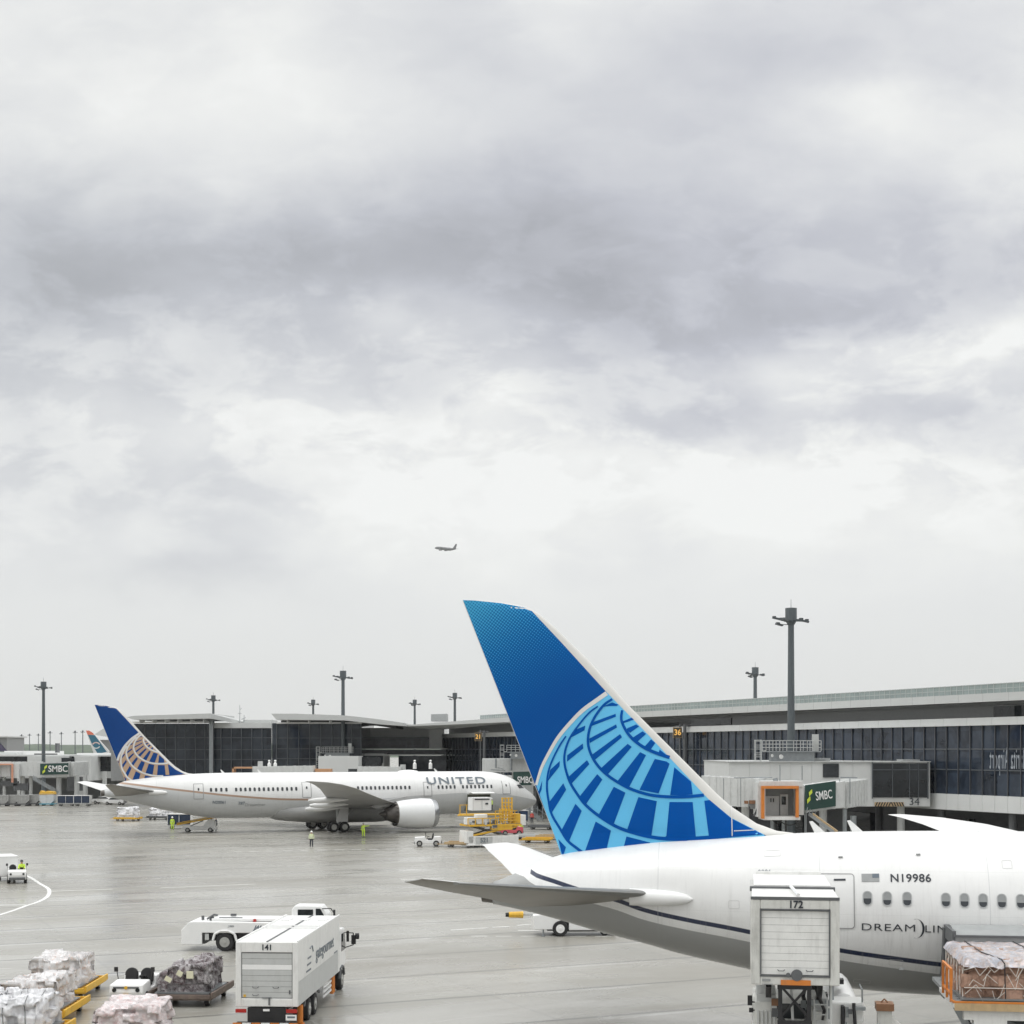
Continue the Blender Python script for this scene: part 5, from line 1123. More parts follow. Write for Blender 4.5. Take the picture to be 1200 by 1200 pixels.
# belt loader by far tail
bt=thing('belt_loader','white belt loader with yellow conveyor reaching to the far tail','belt loader',G(234,975),R(4))
part('chassis',white,bt,lambda b:(b.box((0,0,.55),(4.6,1.6,.5)),b.box((1.6,.2,1.1),(1.0,1.1,.6)),b.prism([(.5,.8),(2.2,.8),(2.0,1.7),(1.2,1.7)],-.8,-.3)),bevel=.04)
part('conveyor',[yellow,black],bt,lambda b:(b.bar((-3.0,0,1.0),(2.8,0,2.1),.9,.2,0),b.bar((-3.0,0,1.12),(2.8,0,2.22),.7,.04,1),b.bar((-3,-.5,1.2),(2.8,-.5,2.35),.06,.1,0)))
part('lift_arm',dgrey,bt,lambda b:(b.bar((-1.2,.5,.8),(.4,.5,1.5),.12),b.bar((-1.2,-.5,.8),(.4,-.5,1.5),.12),b.bar((.6,.5,.8),(1.6,.5,1.8),.1)))
for x in(-1.5,1.5):
    for y in(-.7,.7): wheel(bt,x,y,.32,.32,.24)
# high loader at far cargo door
HLp=G(573,992); Yh=HLp.y
hl=thing('cargo_loader','white and yellow scissor cargo loader at the far airliner open cargo door','cargo loader',(HLp.x,Yh,0),R(24))
part('chassis',white,hl,lambda b:(b.box((0,0,.75),(6.2,2.8,1.1)),b.box((-2.9,-.3,1.2),(.8,2.2,1.4)),b.box((1.5,-1.42,.9),(1.2,.08,.7)),b.box((0,-1.45,.3),(6.6,.12,.15))),bevel=.05)
part('number_panel',lgrey,hl,lambda b:b.box((-1.2,-1.43,.8),(2.0,.05,.8))); text('lettering','521',.7,textg,hl,Vector((-1.2,-1.5,.8)),bold=.01)
part('scissor_lift',dgrey,hl,lambda b:[b.bar((s1*2.2,y,1.2),(-s1*2.2,y,2.4),.16) for s1 in(-1,1) for y in(-1.1,1.1)])
part('platform',[yellow,tan,dgrey],hl,lambda b:(b.box((.2,0,2.5),(6.4,3,.22),0),b.box((.2,0,2.63),(6.2,2.8,.06),2),b.box((-.3,1.6,3.6),(5,1.5,.2),0)))
def rails(b):
    for x in(0.2,.8,1.4,2.0,2.6): b.bar((x,-1.4,2.6),(x,-1.4,4.1),.09)
    for z in(3.0,3.35,3.7,4.1): b.bar((.2,-1.4,z),(2.9,-1.4,z),.09)
    for x in(1.3,1.7,2.1,2.5): b.bar((x,-.8,2.7),(x,-.8,5.6),.14); b.bar((x-.5,-1.3,2.7),(x-.5,-1.3,4.4),.12)
    for z in(3.0,3.4,3.8,4.2,4.6,5.0,5.5): b.bar((1.2,-.8,z),(2.6,-.8,z),.12)
    for k in range(5): b.bar((-3.2+k*.9,-1.5,2.6),(-3.2+k*.9,-1.5,3.3),.09)
    b.bar((-3.2,-1.5,3.3),(.5,-1.5,3.3),.09)
    b.bar((-3.0,-1.2,1.3),(3.0,-1.2,2.3),.2); b.box((1.0,-1.2,2.2),(2.6,.5,.5))
    for x in(-3.2,-2.4): b.bar((x,.9,3.7),(x,.9,4.8),.08)
    b.bar((-3.3,.9,4.75),(-2.2,.9,4.75),.08); b.bar((-3.6,.6,3.6),(-1.9,.6,3.6),.16); b.box((2.9,-.8,3.2),(.9,1,1.1))
part('guard_rail',yellow,hl,rails)
for c_,d_ in(((-1.4,-.9,3.2),(1.3,.9,1.1)),((-2.7,-.7,3.0),(1.0,1.1,.8)),((3.6,-.6,3.0),(1.0,1.2,1.2))): part('operator_cab',white,hl,lambda b,c_=c_,d_=d_:b.box(c_,d_),bevel=.05)
part('mechanism',[dgrey,lgrey],hl,lambda b:[b.box((random.uniform(-3,3),random.uniform(-1.5,-1),random.uniform(2.0,3.1)),(random.uniform(.2,.6),.3,random.uniform(.15,.5)),random.randint(0,1)) for _ in range(16)])
for x in(-2,2):
    for y in(-1.2,1.2): wheel(hl,x,y,.42,.42,.3)
uc=thing('air_cargo_container','white container with dark stencilled mark in the far cargo doorway','container',W(562,949.5,Yh+8.3),R(24))
part('shell',[white2,lgrey],uc,lambda b:(b.prism([(-1.2,0),(1.25,0),(1.25,1.55),(-1.2,1.55)],-.75,.75,0),[b.box((x,-.77,.78),(.05,.04,1.5),1) for x in(-1.17,0,1.2)]),bevel=.02)
part('mark',texth,uc,lambda b:(b.box((0,-.8,1.33),(1.9,.03,.14)),b.box((.6,-.8,.8),(.35,.03,.2))))
# dark blue cart near the worker
cart('navy sided cart just behind the pink tractor',G(605,966),R(20),mat('slate_blue_cover',(.05,.09,.18),.6,var=.2))
# ---------------------------------------------------------------- left row of containers
def igloo(label,px,py,m,w_=2.6,h_=1.7,tarp=None,basec=None):
    t=thing('air_cargo_container',label,'container',G(px,py),R(random.uniform(-4,4)),'containers in the far left row')
    part('shell',m,t,lambda b:b.prism([(-w_/2+.55,.45),(w_/2-.55,.45),(w_/2,1.0),(w_/2,h_+.45),(-w_/2,h_+.45),(-w_/2,1.0)],-.8,.8),bevel=.04)
    part('edge_frame',lgrey,t,lambda b:(b.bar((-w_/2,-.82,h_+.4),(w_/2,-.82,h_+.4),.07),b.bar((-w_/2,-.82,1.0),(-w_/2,-.82,h_+.4),.06),b.bar((w_/2,-.82,1.0),(w_/2,-.82,h_+.4),.06),b.bar((0,-.82,.5),(0,-.82,h_+.4),.05)))
    part('trolley',basec or dgrey,t,lambda b:(b.box((0,0,.36),(w_+.3,1.7,.1)),b.box((0,-.86,.34),(w_,.06,.18)),b.bar((w_/2,0,.3),(w_/2+.7,0,.3),.08)))
    for x in(-.8,.8):
        part('wheel',tyre,t,lambda b,x=x:b.cyl((x,-.75,.17),(x,.75,.17),.17,.17,12))
    if tarp:
        part('tarpaulin',tarp,t,lambda b:b.prism([(-w_/2-.1,h_+.2),(-w_/2,h_+.55),(-w_/2+.3,h_+1.1),(-.6,h_+.8),(0,h_+1.0),(w_/2-.1,h_+.9),(w_/2+.1,h_+.3)],-.85,.85),bevel=.08)
    return t
al=mat('dull_aluminium',(.36,.36,.35),.45,metal=.3,var=.2,dirt=.4)
igloo('dull aluminium container at the far left edge of the row',3,944.5,al); igloo('dull aluminium container, second in the far left row',14,944.3,al); igloo('grey container with scuffed sides, third in the far left row',27,944.3,al); igloo('grey container left of the tarpaulin topped one',39,944,al)
igloo('pale container topped with orange yellow tarpaulin',56,944,mat('pale_blue_white',(.55,.58,.6),.5,var=.1),2.9,1.9,yellow,mat('light_blue_trolley',(.12,.4,.5),.5,var=.1))
# ---------------------------------------------------------------- vans / cars
def car(label,loc,rz,m,van=False,group='parked service cars'):
    t=thing('parked_van' if van else 'parked_car',label,'van' if van else 'car',loc,rz,group)
    P=[(-2.2,.35),(2.2,.35),(2.25,.75),(1.9,.98),(1.1,1.05),(.65,1.45),(-.95,1.48),(-1.6,1.08),(-2.2,1.0)] if not van else [(-2.3,.4),(2.3,.4),(2.35,.9),(2.0,1.15),(1.3,1.9),(-2.2,1.95),(-2.3,1.2)]
    part('body',m,t,lambda b:b.prism(P,-.82,.82),bevel=.1)
    Q=[(1.05,1.08),(.62,1.4),(-.9,1.43),(-1.45,1.1)] if not van else [(1.75,1.2),(1.25,1.78),(.2,1.8),(.2,1.2)]
    part('window',glass,t,lambda b:b.prism(Q,-.83,.83))
    for x in(-1.35,1.35):
        for y in(-.76,.76): wheel(t,x,y,.33,.33,.2)
    return t
car('small white van with side window, left of the two cars under the far tail',G(121,942),R(172),white2); car('white car with dark window band, under the far tail',G(135,943.2),R(168),white2)
car('grey white van parked beneath the gate 34 block',(W(1013,0,150).x,150,0),R(176),white,True); car('white truck cab front under the gate block beside the stairs',(W(971,0,150).x,152,0),R(-95),white,True)
car('pale van parked at the right edge below the pier',(W(1186,0,140).x,136,0),R(10),white,True)
# ---------------------------------------------------------------- catering truck 141 (box)
B1=Vector((-9.57,60,0)); rz1=math.atan2(9.6,.53)
bt=thing('box_truck','white catering box truck numbered 141 on its rear door, driving away','truck',B1,rz1)
bw=2.46
def boxf(b):
    L=9.7
    b.b2(0.02,L,-bw/2,bw/2,.98,3.5,0)
    # rear frame
    b.b2(-.05,.02,-bw/2,-bw/2+.22,.98,3.5,0); b.b2(-.05,.02,bw/2-.22,bw/2,.98,3.5,0); b.b2(-.05,.02,-bw/2+.22,bw/2-.22,3.1,3.5,0); b.b2(-.05,.02,-bw/2+.22,bw/2-.22,.98,1.3,0)
bo=part('box_body',white,bt,boxf,bevel=.025)
part('lower_panel',lgrey,bo,lambda b:(b.add([(.1,-bw/2-.006,1.0),(9.2,-bw/2-.006,1.0),(9.2,-bw/2-.006,1.95),(.1,-bw/2-.006,1.95)],[(0,1,2,3)])))
def shut(b):
    for i in range(8): b.b2(-.012,.0,-bw/2+.25,bw/2-.25,1.33+i*.218,1.33+(i+1)*.218-.012,1 if i==5 else 0)
    b.b2(-.004,.018,-bw/2+.22,bw/2-.22,1.3,3.1,2)
part('roller_door',[lgrey,white2,dgrey],bt,shut)
part('door_handle',dgrey,bt,lambda b:([b.tube([(-.02,y-.12,z),(-.06,y-.08,z-.04),(-.06,y+.08,z-.04),(-.02,y+.12,z)],.012,5) for y,z in((.45,1.75),(-.35,1.75),(.45,1.46))],b.box((-.06,-.1,1.2),(.05,.06,.3)),b.box((-.06,-.0,1.33),(.04,.4,.03)),b.box((-.03,-.9,1.55),(.02,.06,.16))))
part('warning_sticker',yellow,bt,lambda b:b.box((-.018,.88,1.4),(.008,.1,.1)))
text('fleet_number','141',.3,texth,bt,Vector((-.058,0,3.29)),rot=RZX(R(-90)),bold=.008)
part('roof_rib',[white2,dgrey],bt,lambda b:(b.b2(0,9.7,-.03,.03,3.5,3.53,1),b.b2(4.5,4.62,-bw/2+.1,bw/2-.1,3.5,3.56,0),b.b2(5.2,5.3,-bw/2+.1,bw/2-.1,3.5,3.56,0),b.b2(4.62,4.66,-bw/2+.1,bw/2-.1,3.5,3.52,1),[b.box((7.9,y,3.52),(.9,.35,.05),0) for y in(-.8,0,.8)],b.b2(0,9.7,-bw/2,-bw/2+.06,3.5,3.55,0),b.b2(0,9.7,bw/2-.06,bw/2,3.5,3.55,0)))
text('company_lettering','gategourmet',.78,textg,bt,Vector((5.9,-bw/2-.012,2.55)),rot=Matrix.Rotation(0,3,'Z')@RX(90),xs=1.08,bold=-.006)
part('emblem',textg,bt,lambda b:([b.box((2.15+.08*k,-bw/2-.012,2.1+.25*k),(.95-.1*k,.008,.07)) for k in range(3)],b.tube([(2.4,-bw/2-.012,2.95),(2.9,-bw/2-.012,3.0),(3.1,-bw/2-.012,2.75)],.025,5),b.box((8.6,-bw/2-.012,2.0),(.8,.008,.06))))
def cabt(b):
    b.prism([(9.85,1.0),(11.9,1.0),(11.95,1.7),(11.6,2.75),(10.1,2.85),(9.85,2.7)],-1.15,1.15)
cbp=part('cab',white2,bt,cabt,bevel=.08)
part('cab_window',glass,cbp,lambda b:(b.prism([(10.6,1.75),(11.75,1.75),(11.5,2.55),(10.6,2.55)],-1.16,1.16),b.add([(11.97,-1.0,1.75),(11.97,1.0,1.75),(11.67,1.0,2.6),(11.67,-1.0,2.6)],[(0,1,2,3)])))
part('mirror',black,cbp,lambda b:(b.tube([(11.7,-1.15,2.5),(11.9,-1.5,2.45),(11.9,-1.5,1.9),(11.7,-1.15,1.8)],.025,6),b.box((11.85,-1.52,2.15),(.12,.2,.42)),b.cyl((11.9,-1.6,2.3),(11.95,-1.75,2.3),.14,.14,12),b.box((11.5,-1.3,2.35),(.05,.12,.5))))
part('chassis',black,bt,lambda b:(b.b2(.2,11.6,-.5,.5,.6,.95),b.b2(-.1,.1,-.75,.75,.35,.95),b.b2(-.25,-.05,-1.15,1.15,.3,.4),b.b2(1.6,4.9,-1.2,-.85,.98,1.02)))
[part('rear_light',red,bt,lambda b,q=q:b.box((-.12,q,.83),(.08,.42,.14))) for q in(-1,1)]; part('number_plate',[white2,textg],bt,lambda b:(b.box((-.14,-.98,.58),(.03,.42,.22),0),b.box((-.158,-.98,.6),(.005,.3,.07),1),b.box((-.12,.0,.86),(.03,.25,.08),0)))
part('bumper_stripe',[orange,white2],bt,lambda b:[b.box((-.27,-1.1+i*.37,.35),(.03,.34,.08),i%2) for i in range(7)])
part('mudguard',dgrey,bt,lambda b:(b.tube([(1.8,-1.1,.7),(2.1,-1.1,1.0),(3.0,-1.1,1.05),(4.4,-1.1,1.05),(5.2,-1.1,.75)],.06,6),b.b2(1.9,5.0,-1.22,-.7,1.0,1.05)))
part('stabiliser_leg',orange,bt,lambda b:(b.cyl((.95,-1.12,.2),(.95,-1.12,.9),.12,.12,10),b.cyl((8.2,-1.12,.2),(8.2,-1.12,.95),.1,.1,10),b.cyl((8.6,-1.12,.2),(8.6,-1.12,.95),.08,.08,10),b.box((.95,-1.12,.15),(.35,.3,.06))))
part('side_guard',white2,bt,lambda b:[b.box((6.7,-1.18,z),(2.0,.05,.08)) for z in(.45,.65,.85)]+[b.box((x,-1.16,.65),(.06,.05,.5)) for x in(5.8,7.6)])
for x in(2.7,4.0,10.7):
    for s_ in(-1,1):
        wheel(bt,x,s_*1.02,.46,.46,.3)
        if x<9: wheel(bt,x,s_*.7,.46,.46,.26)
part('front_mudguard',dgrey,bt,lambda b:b.tube([(10.05,-1.15,.6),(10.25,-1.15,.98),(10.7,-1.15,1.08),(11.15,-1.15,.98),(11.35,-1.15,.6)],.06,6))
# ---------------------------------------------------------------- service truck behind it
p=G(219,1111)
ft=thing('refuelling_truck','low white refuelling truck with dark wheels, partly behind the box truck','truck',(p.x,85.2,0),R(-2))
def fbod(b):
    b.prism([(0,.35),(1.15,.35),(1.15,1.0),(7.6,1.0),(7.6,1.55),(.75,1.62),(.45,1.6),(0,1.15)],-1.15,1.15)
part('body',white2,ft,fbod,bevel=.04)
part('tank_top',[white2,dgrey],ft,lambda b:(b.box((4.2,0,1.68),(5.2,1.6,.14),0),b.box((2.6,-.5,1.77),(1.3,.08,.05),1)),bevel=.03)
part('chassis',blackp,ft,lambda b:(b.b2(1.15,7.4,-.9,.9,.55,1.0),b.b2(1.2,1.3,-1.1,1.1,.4,1.0),b.cyl((2.0,-1.0,.15),(2.0,-1.0,.6),.05)))
part('side_locker',lgrey,ft,lambda b:b.box((1.4,-1.05,.78),(.22,.1,.35)))
part('mudguard',white2,ft,lambda b:b.tube([(1.75,-1.16,.6),(1.85,-1.16,.95),(2.2,-1.16,1.12),(2.6,-1.16,1.12),(2.95,-1.16,.95),(3.05,-1.16,.6)],.07,6))
for x in(2.4,6.6):
    for s_ in(-1,1): wheel(ft,x,s_*1.0,.5,.5,.34)
part('cab',white2,ft,lambda b:(b.prism([(5.9,1.5),(7.9,1.5),(7.9,1.9),(7.55,2.4),(6.1,2.42),(5.9,2.2)],-.2,1.1)),bevel=.06)
part('cab_window',glass,ft,lambda b:(b.prism([(6.25,1.85),(7.1,1.85),(7.1,2.2),(6.25,2.2)],-.22,1.12),b.prism([(7.25,1.8),(7.75,1.8),(7.5,2.25),(7.25,2.25)],-.22,1.12)))
part('mirror',blackp,ft,lambda b:(b.tube([(7.6,-.2,2.25),(8.1,-.3,2.28),(8.3,-.35,2.0)],.03,5),b.box((8.3,-.35,2.05),(.1,.15,.32))))
part('valve',dgrey,ft,lambda b:(b.cyl((1.0,-.3,1.6),(1.0,-.3,1.85),.08),b.cyl((1.5,-.5,1.62),(1.6,-.5,1.85),.12,.08),b.tube([(1.3,-.6,1.7),(1.7,-.6,1.95),(1.9,-.6,1.9)],.06,6),b.box((2.6,.2,1.85),(.3,.2,.12))))
[part('beacon',red,ft,lambda b,q=q:b.cyl((q,-.9,1.6),(q,-.9,1.75),.1,.07,10)) for q in(4.0,5.3)]
text('lettering','JAL SF',.3,textg,ft,Vector((4.4,-1.16,1.3)),shear=.4,bold=.01); text('lettering','J 0023',.13,textg,ft,Vector((2.75,-1.16,1.37)))
# ---------------------------------------------------------------- power unit under the tailplane
gp=G(650,1095)
gt=thing('towbarless_tractor','low white wedge shaped tractor with yellow nozzle seen below the tailplane','tractor',(gp.x,gp.y,0),R(3))
part('body',white2,gt,lambda b:(b.prism([(-1.3,.4),(-.1,.4),(.0,.75),(.3,.95),(.6,1.0),(.75,1.2),(-.9,1.3),(-1.35,1.25)],-1.0,1.0),b.prism([(.75,.35),(3.6,.35),(3.6,.5),(1.0,1.05),(.8,1.0)],-1.0,1.0)),bevel=.05)
wheel(gt,.25,-.92,.46,.46,.34,hubm=white2); wheel(gt,.25,.92,.46,.46,.34,hubm=white2); wheel(gt,2.9,-.7,.25,.25,.25)
part('chassis',blackp,gt,lambda b:(b.b2(.5,3.6,-.8,.8,.25,.4),b.b2(-.5,.9,-.7,.7,.3,.95)))
part('stand_leg',steel,gt,lambda b:(b.cyl((-.75,-.9,.0),(-.75,-.9,.45),.05),b.box((-.75,-.9,.03),(.2,.2,.05))))
part('nozzle',[yellow,black,lgrey],gt,lambda b:(b.cyl((-2.75,-.3,1.22),(-1.9,-.3,1.22),.17,.2,12,0),b.cyl((-2.95,-.3,1.22),(-2.75,-.3,1.22),.12,.14,12,1),b.bar((-1.9,-.3,1.22),(.5,-.1,1.22),.16,.16,2),b.bar((-1.6,.2,1.42),(.4,.2,1.3),.05,.05,0)))
# ---------------------------------------------------------------- catering high loader 172
c0v=Vector((8.29,45,0)); dirc=Vector((1.05,6.9,0)).normalized(); rzc=math.atan2(dirc.y,dirc.x)
ct=thing('catering_truck','white high lift catering truck numbered 172 raised against the near fuselage','truck',c0v,rzc)
cw=2.56
def cbx(b):
    b.b2(.02,7.0,-cw/2,cw/2,4.12,6.62,0)
    b.b2(-.08,.02,-cw/2,-cw/2+.28,4.12,6.62,0); b.b2(-.08,.02,cw/2-.28,cw/2,4.12,6.62,0); b.b2(-.08,.02,-cw/2+.28,cw/2-.28,6.33,6.62,0); b.b2(-.08,.02,-cw/2+.28,cw/2-.28,4.12,4.38,0)
part('box_body',cream,ct,cbx,bevel=.03)
def sh2(b):
    for i in range(9): b.b2(-.02,.0,-cw/2+.31,cw/2-.31,4.42+i*.208,4.42+(i+1)*.208-.008,0)
    b.b2(-.004,.018,-cw/2+.28,cw/2-.28,4.38,6.33,1)
part('roller_door',[white,dgrey],ct,sh2)
part('door_frame',dgrey,ct,lambda b:(b.b2(-.1,-.08,-cw/2+.27,-cw/2+.31,4.36,6.35),b.b2(-.1,-.08,cw/2-.31,cw/2-.27,4.36,6.35),b.b2(-.1,-.08,-cw/2+.27,cw/2-.27,6.31,6.35),b.b2(-.1,-.08,-cw/2+.27,cw/2-.27,4.36,4.4)))
part('door_latch',dgrey,ct,lambda b:(b.cyl((-.1,-.05,4.42),(-.13,-.05,4.42),.17,.17,16),b.cyl((-.1,.2,4.42),(-.14,.2,4.42),.07,.07,8),[b.tube([(-.03,y-.1,4.56),(-.07,y-.07,4.53),(-.07,y+.07,4.53),(-.03,y+.1,4.56)],.012,5) for y in(.4,-.42)]))
part('warning_board',orange,ct,lambda b:b.box((-.1,-.02,4.2),(.03,.86,.15))); part('maker_plate',grey,ct,lambda b:(b.box((-.095,.83,4.26),(.02,.24,.07)),b.box((-.095,.8,4.14),(.01,.32,.02))))
text('fleet_number','172',.3,texth,ct,Vector((-.092,-.02,6.475)),rot=RZX(R(-90)),bold=.008,xs=.95)
part('roof_cover',[white2,dgrey,white],ct,lambda b:(b.b2(-.05,2.6,-cw/2+.04,cw/2-.04,6.62,6.70,2),b.b2(2.6,2.75,-cw/2-.02,cw/2+.02,6.62,6.76,1),b.b2(-.09,-.03,-cw/2,cw/2,6.62,6.7,1),b.tube([(0,-.1,6.76),(1.4,.0,6.8),(2.6,.05,6.78)],.05,6,0),b.b2(2.75,7.0,-cw/2+.1,cw/2-.1,6.62,6.8,2),b.b2(6.9,7.1,-cw/2+.2,cw/2-.2,6.7,6.9,2)))
part('front_platform',[white,steel],ct,lambda b:(b.box((7.6,0,4.05),(1.4,2.2,.12),1),b.box((7.4,-1.25,5.9),(.1,.1,1.5),0),b.bar((7.0,-1.28,5.9),(7.9,-1.4,5.75),.06,.06,0)))
def sci(b):
    for y in(.42,-.42): b.bar((.35,y,1.2),(.35,y,4.1),.12,.14)
    for z0 in(1.2,2.2,3.1):
        b.bar((.35,.42,z0),(.35,-.42,z0+.95),.07); b.bar((.35,-.42,z0),(.35,.42,z0+.95),.07)
    for z in(1.9,2.95,4.0): b.bar((.35,.5,z),(.35,-.5,z),.12)
    for y in(.75,-.75):
        b.bar((.6,y,1.2),(5.6,y,4.05),.16,.22); b.bar((5.6,y,1.2),(.6,y,4.05),.16,.22)
part('scissor_lift',blackp,ct,sci)
part('hydraulic_hose',[lgrey,blackp],ct,lambda b:(b.tube([(.5,.1,4.0),(.5,.05,3.0),(.5,.1,1.5)],.04,6),b.tube([(.3,-1.05,4.1),(.3,-1.05,1.2)],.035,6,0),b.tube([(1,-.6,4),(1.2,-.9,3.2),(1.3,-.7,2.0)],.05,6,1)))
part('chassis',dgrey,ct,lambda b:b.b2(-.1,8.6,-.6,.6,.7,1.15))
def ccab(b):
    b.prism([(6.6,.9),(8.9,.9),(8.95,1.8),(8.6,2.75),(6.8,2.85),(6.6,2.7)],-1.2,1.2,0)
part('cab',cream,ct,ccab,bevel=.08); part('cab_window',glass,ct,lambda b:(b.b2(6.57,6.6,-.8,.8,2.0,2.5),b.prism([(7.3,1.8),(8.7,1.8),(8.45,2.5),(7.3,2.5)],-1.21,1.21)))
part('side_locker',[cream,lgrey],ct,lambda b:(b.b2(1.2,3.4,.5,1.15,1.0,3.4,0),[b.b2(1.14,1.2,.55+.12*k,.61+.12*k,1.1,3.15,1) for k in range(5)],b.b2(1.3,3.2,.52,1.1,3.4,3.62,1),b.b2(1.2,3.6,-1.0,-.55,1.0,3.15,0),b.b2(1.15,1.2,-.92,-.65,1.2,2.9,1),b.b2(1.5,3.2,-1.0,-.6,3.15,3.5,1)))
part('mirror',black,ct,lambda b:(b.box((2.4,1.3,3.25),(.1,.14,.3)),b.bar((2.4,1.1,3.2),(2.4,1.35,3.2),.04),b.box((2.4,1.26,2.95),(.1,.13,.13)),b.bar((2.4,1.1,2.95),(2.4,1.3,2.95),.04)))
part('pump_unit',[steel,rust,blackp],ct,lambda b:(b.cyl((3.8,-.9,2.9),(5.0,-.9,2.9),.18,.18,12,0),b.box((4.2,-.7,2.4),(1.0,.5,.5),2),b.box((2.6,-.8,2.95),(.5,.4,.3),1),b.box((5.2,-.9,3.0),(.5,.6,.2),2)))
for x in(1.6,2.9,7.6):
    for s_ in(-1,1): wheel(ct,x,s_*1.0,.48,.48,.32)
rnd=random.Random(3)
for y in(-1.02,-.62,.55,1.0):
    for z in(2.2,2.7,3.1,3.4): part('fitting',rnd.choice((lgrey,dgrey,rust,steel)),ct,lambda b:b.box((1.1+rnd.uniform(0,.4),y,z),(.15,rnd.uniform(.08,.25),rnd.uniform(.08,.3))))
part('ladder',lgrey,ct,lambda b:([b.bar((1.0,y,.9),(1.0,y,3.6),.04) for y in(-.98,-.6)],[b.bar((1.0,-.98,1+k*.3),(1.0,-.6,1+k*.3),.035) for k in range(9)]))
# white service vehicle right of the catering truck
sv_=thing('water_service_truck','white service truck with pipes and a brown topped filler, right of the raised catering truck','truck',(W(985,0,50).x,50,0),rzc)
part('tank',white2,sv_,lambda b:(b.loft([[(x,-.1+.55*math.cos(a)*q,1.6+.85*math.sin(a)*q) for a in[2*math.pi*k/20 for k in range(20)]] for x,q in((0,.6),(.1,.9),(.3,1),(3.2,1),(3.4,.9),(3.5,.6))])),smooth=True)
part('cabinet',white,sv_,lambda b:(b.b2(-.9,0,-.6,.7,.5,2.3),b.b2(-.8,.0,.7,1.3,.6,1.6)),bevel=.05)
part('pipe',[steel,blackp],sv_,lambda b:(b.tube([(-.6,.3,2.3),(-.6,.3,2.65),(.4,.2,2.75),(1.2,.1,2.5)],.07,8,0),b.tube([(-.95,.0,2.2),(-1.0,.0,1.2)],.06,6,1),b.tube([(-.3,.8,1.6),(-.2,1.1,2.3),(.6,.9,2.8)],.06,6,1),b.box((.2,.0,2.65),(.3,.2,.12),1),b.box((-.6,.85,2.0),(.35,.4,.3),0)))
part('filler',[rust,cream],sv_,lambda b:(b.b2(-.9,-.4,-1.45,-.95,2.45-.35,2.62-.35,0),b.b2(-.85,-.45,-1.4,-1.0,.6,2.1,1),b.cyl((-.4,-1.3,1.7),(-.4,-1.65,1.5),.25,.2,12,1),b.tube([(-.65,-1.3,2.27),(-.65,-1.2,2.36),(-.65,-1.1,2.27)],.02,5,0)))
sv_.scale=(1.3,1.1,1.3)
for _ in range(18): part('fitting',rnd.choice((lgrey,dgrey,steel,white)),sv_,lambda b:b.box((-.95+rnd.uniform(-.1,.1),rnd.uniform(-.6,1.2),rnd.uniform(.8,2.4)),(.12,rnd.uniform(.06,.3),rnd.uniform(.06,.3))))
part('hose',blackp,sv_,lambda b:b.tube([(-1.0,.9+.35*math.cos(a*.5),1.3+.35*math.sin(a*.5)) for a in range(14)],.05,6)); part('hose',blackp,sv_,lambda b:b.tube([(-1.02,-.3,2.3),(-1.1,-.35,1.6),(-1.05,-.1,1.0)],.05,6))
part('hand_rail',steel,sv_,lambda b:(b.tube([(-.9,.65,2.3),(-.9,.65,2.75),(0,.65,2.75),(0,.65,2.3)],.025,6),b.tube([(-.9,-.55,2.3),(-.9,-.55,2.6),(0,-.55,2.6)],.025,6)))
for x in(.4,2.8):
    for s_ in(-1,1): wheel(sv_,x,s_*.9,.42,.42,.3)
# ---------------------------------------------------------------- near cargo loader and pallet
def N2W(t,y,z): c,s_=math.cos(TH_N),math.sin(TH_N); return Vector((LOC_N.x+t*c-y*s_,LOC_N.y+t*s_+y*c,z))
q=toloc(LOC_N,TH_N,W(1142,1173,48)); T0=q.x-.35; Y0=q.y
ld=thing('cargo_loader','cargo loader with orange guard rail raised to the near airliner cargo door','cargo loader',N2W(T0,Y0,0),TH_N)
part('platform',[tan,grey,white],ld,lambda b:(b.b2(-.25,5,-.25,5.4,3.0,3.12,1),b.b2(-.3,5,-.33,-.25,2.9,3.14,0),b.b2(-.33,-.25,-.3,3.0,2.98,3.12,2),b.b2(0,5,-.2,.1,2.6,2.9,2),[b.cyl((-.1+.0,.2+k*.4,3.13),(5,.2+k*.4,3.13),.04,.04,8,1) for k in range(12)]))
def orr(b):
    for y in(.1,1.0,1.9): b.bar((-.35,y,3.1),(-.35,y,4.15),.075)
    for z in(3.35,4.12): b.bar((-.35,.05,z),(-.35,1.95,z),.075)
    b.bar((-.35,.1,3.6),(-.35,.1,4.12),.09); b.bar((-.3,-.3,3.16),(5,-.3,3.16),.06); b.bar((-.35,.1,3.15),(-.3,-.3,3.16),.07)
part('guard_rail',orange,ld,orr)
part('lift_arm',[steel,white,dgrey],ld,lambda b:(b.bar((-.1,.6,2.9),(1.2,0,.4),.16,.24,0),b.bar((.6,0,2.8),(4.5,0,1.0),.2,.25,2),b.bar((4.5,.2,2.8),(.6,.2,1.0),.2,.25,2),b.b2(.3,1.3,-.2,.2,2.35,2.6,1),b.b2(2,3,-.25,.2,2.3,2.5,1),b.b2(1.2,4.2,.3,.8,2.2,2.75,2),b.b2(.2,5,0,5,.4,1.2,1)))
for x in(1,4):
    for y in(.4,4.4): wheel(ld,x,y,.4,.4,.3)
cardb=wrapmat('netted_cardboard',(.47,.29,.21),(.40,.245,.175),.4,.7,2)
m=MATS['netted_cardboard'].node_tree; 
pal=load('boxed_pallet_load','brown cardboard pallet load with white net and clear plastic top at the near cargo door',N2W(T0+2.0,Y0+2.45,3.2),TH_N,3.9,4.6,1.2,cardb,8,group='pallets at the near airliner')
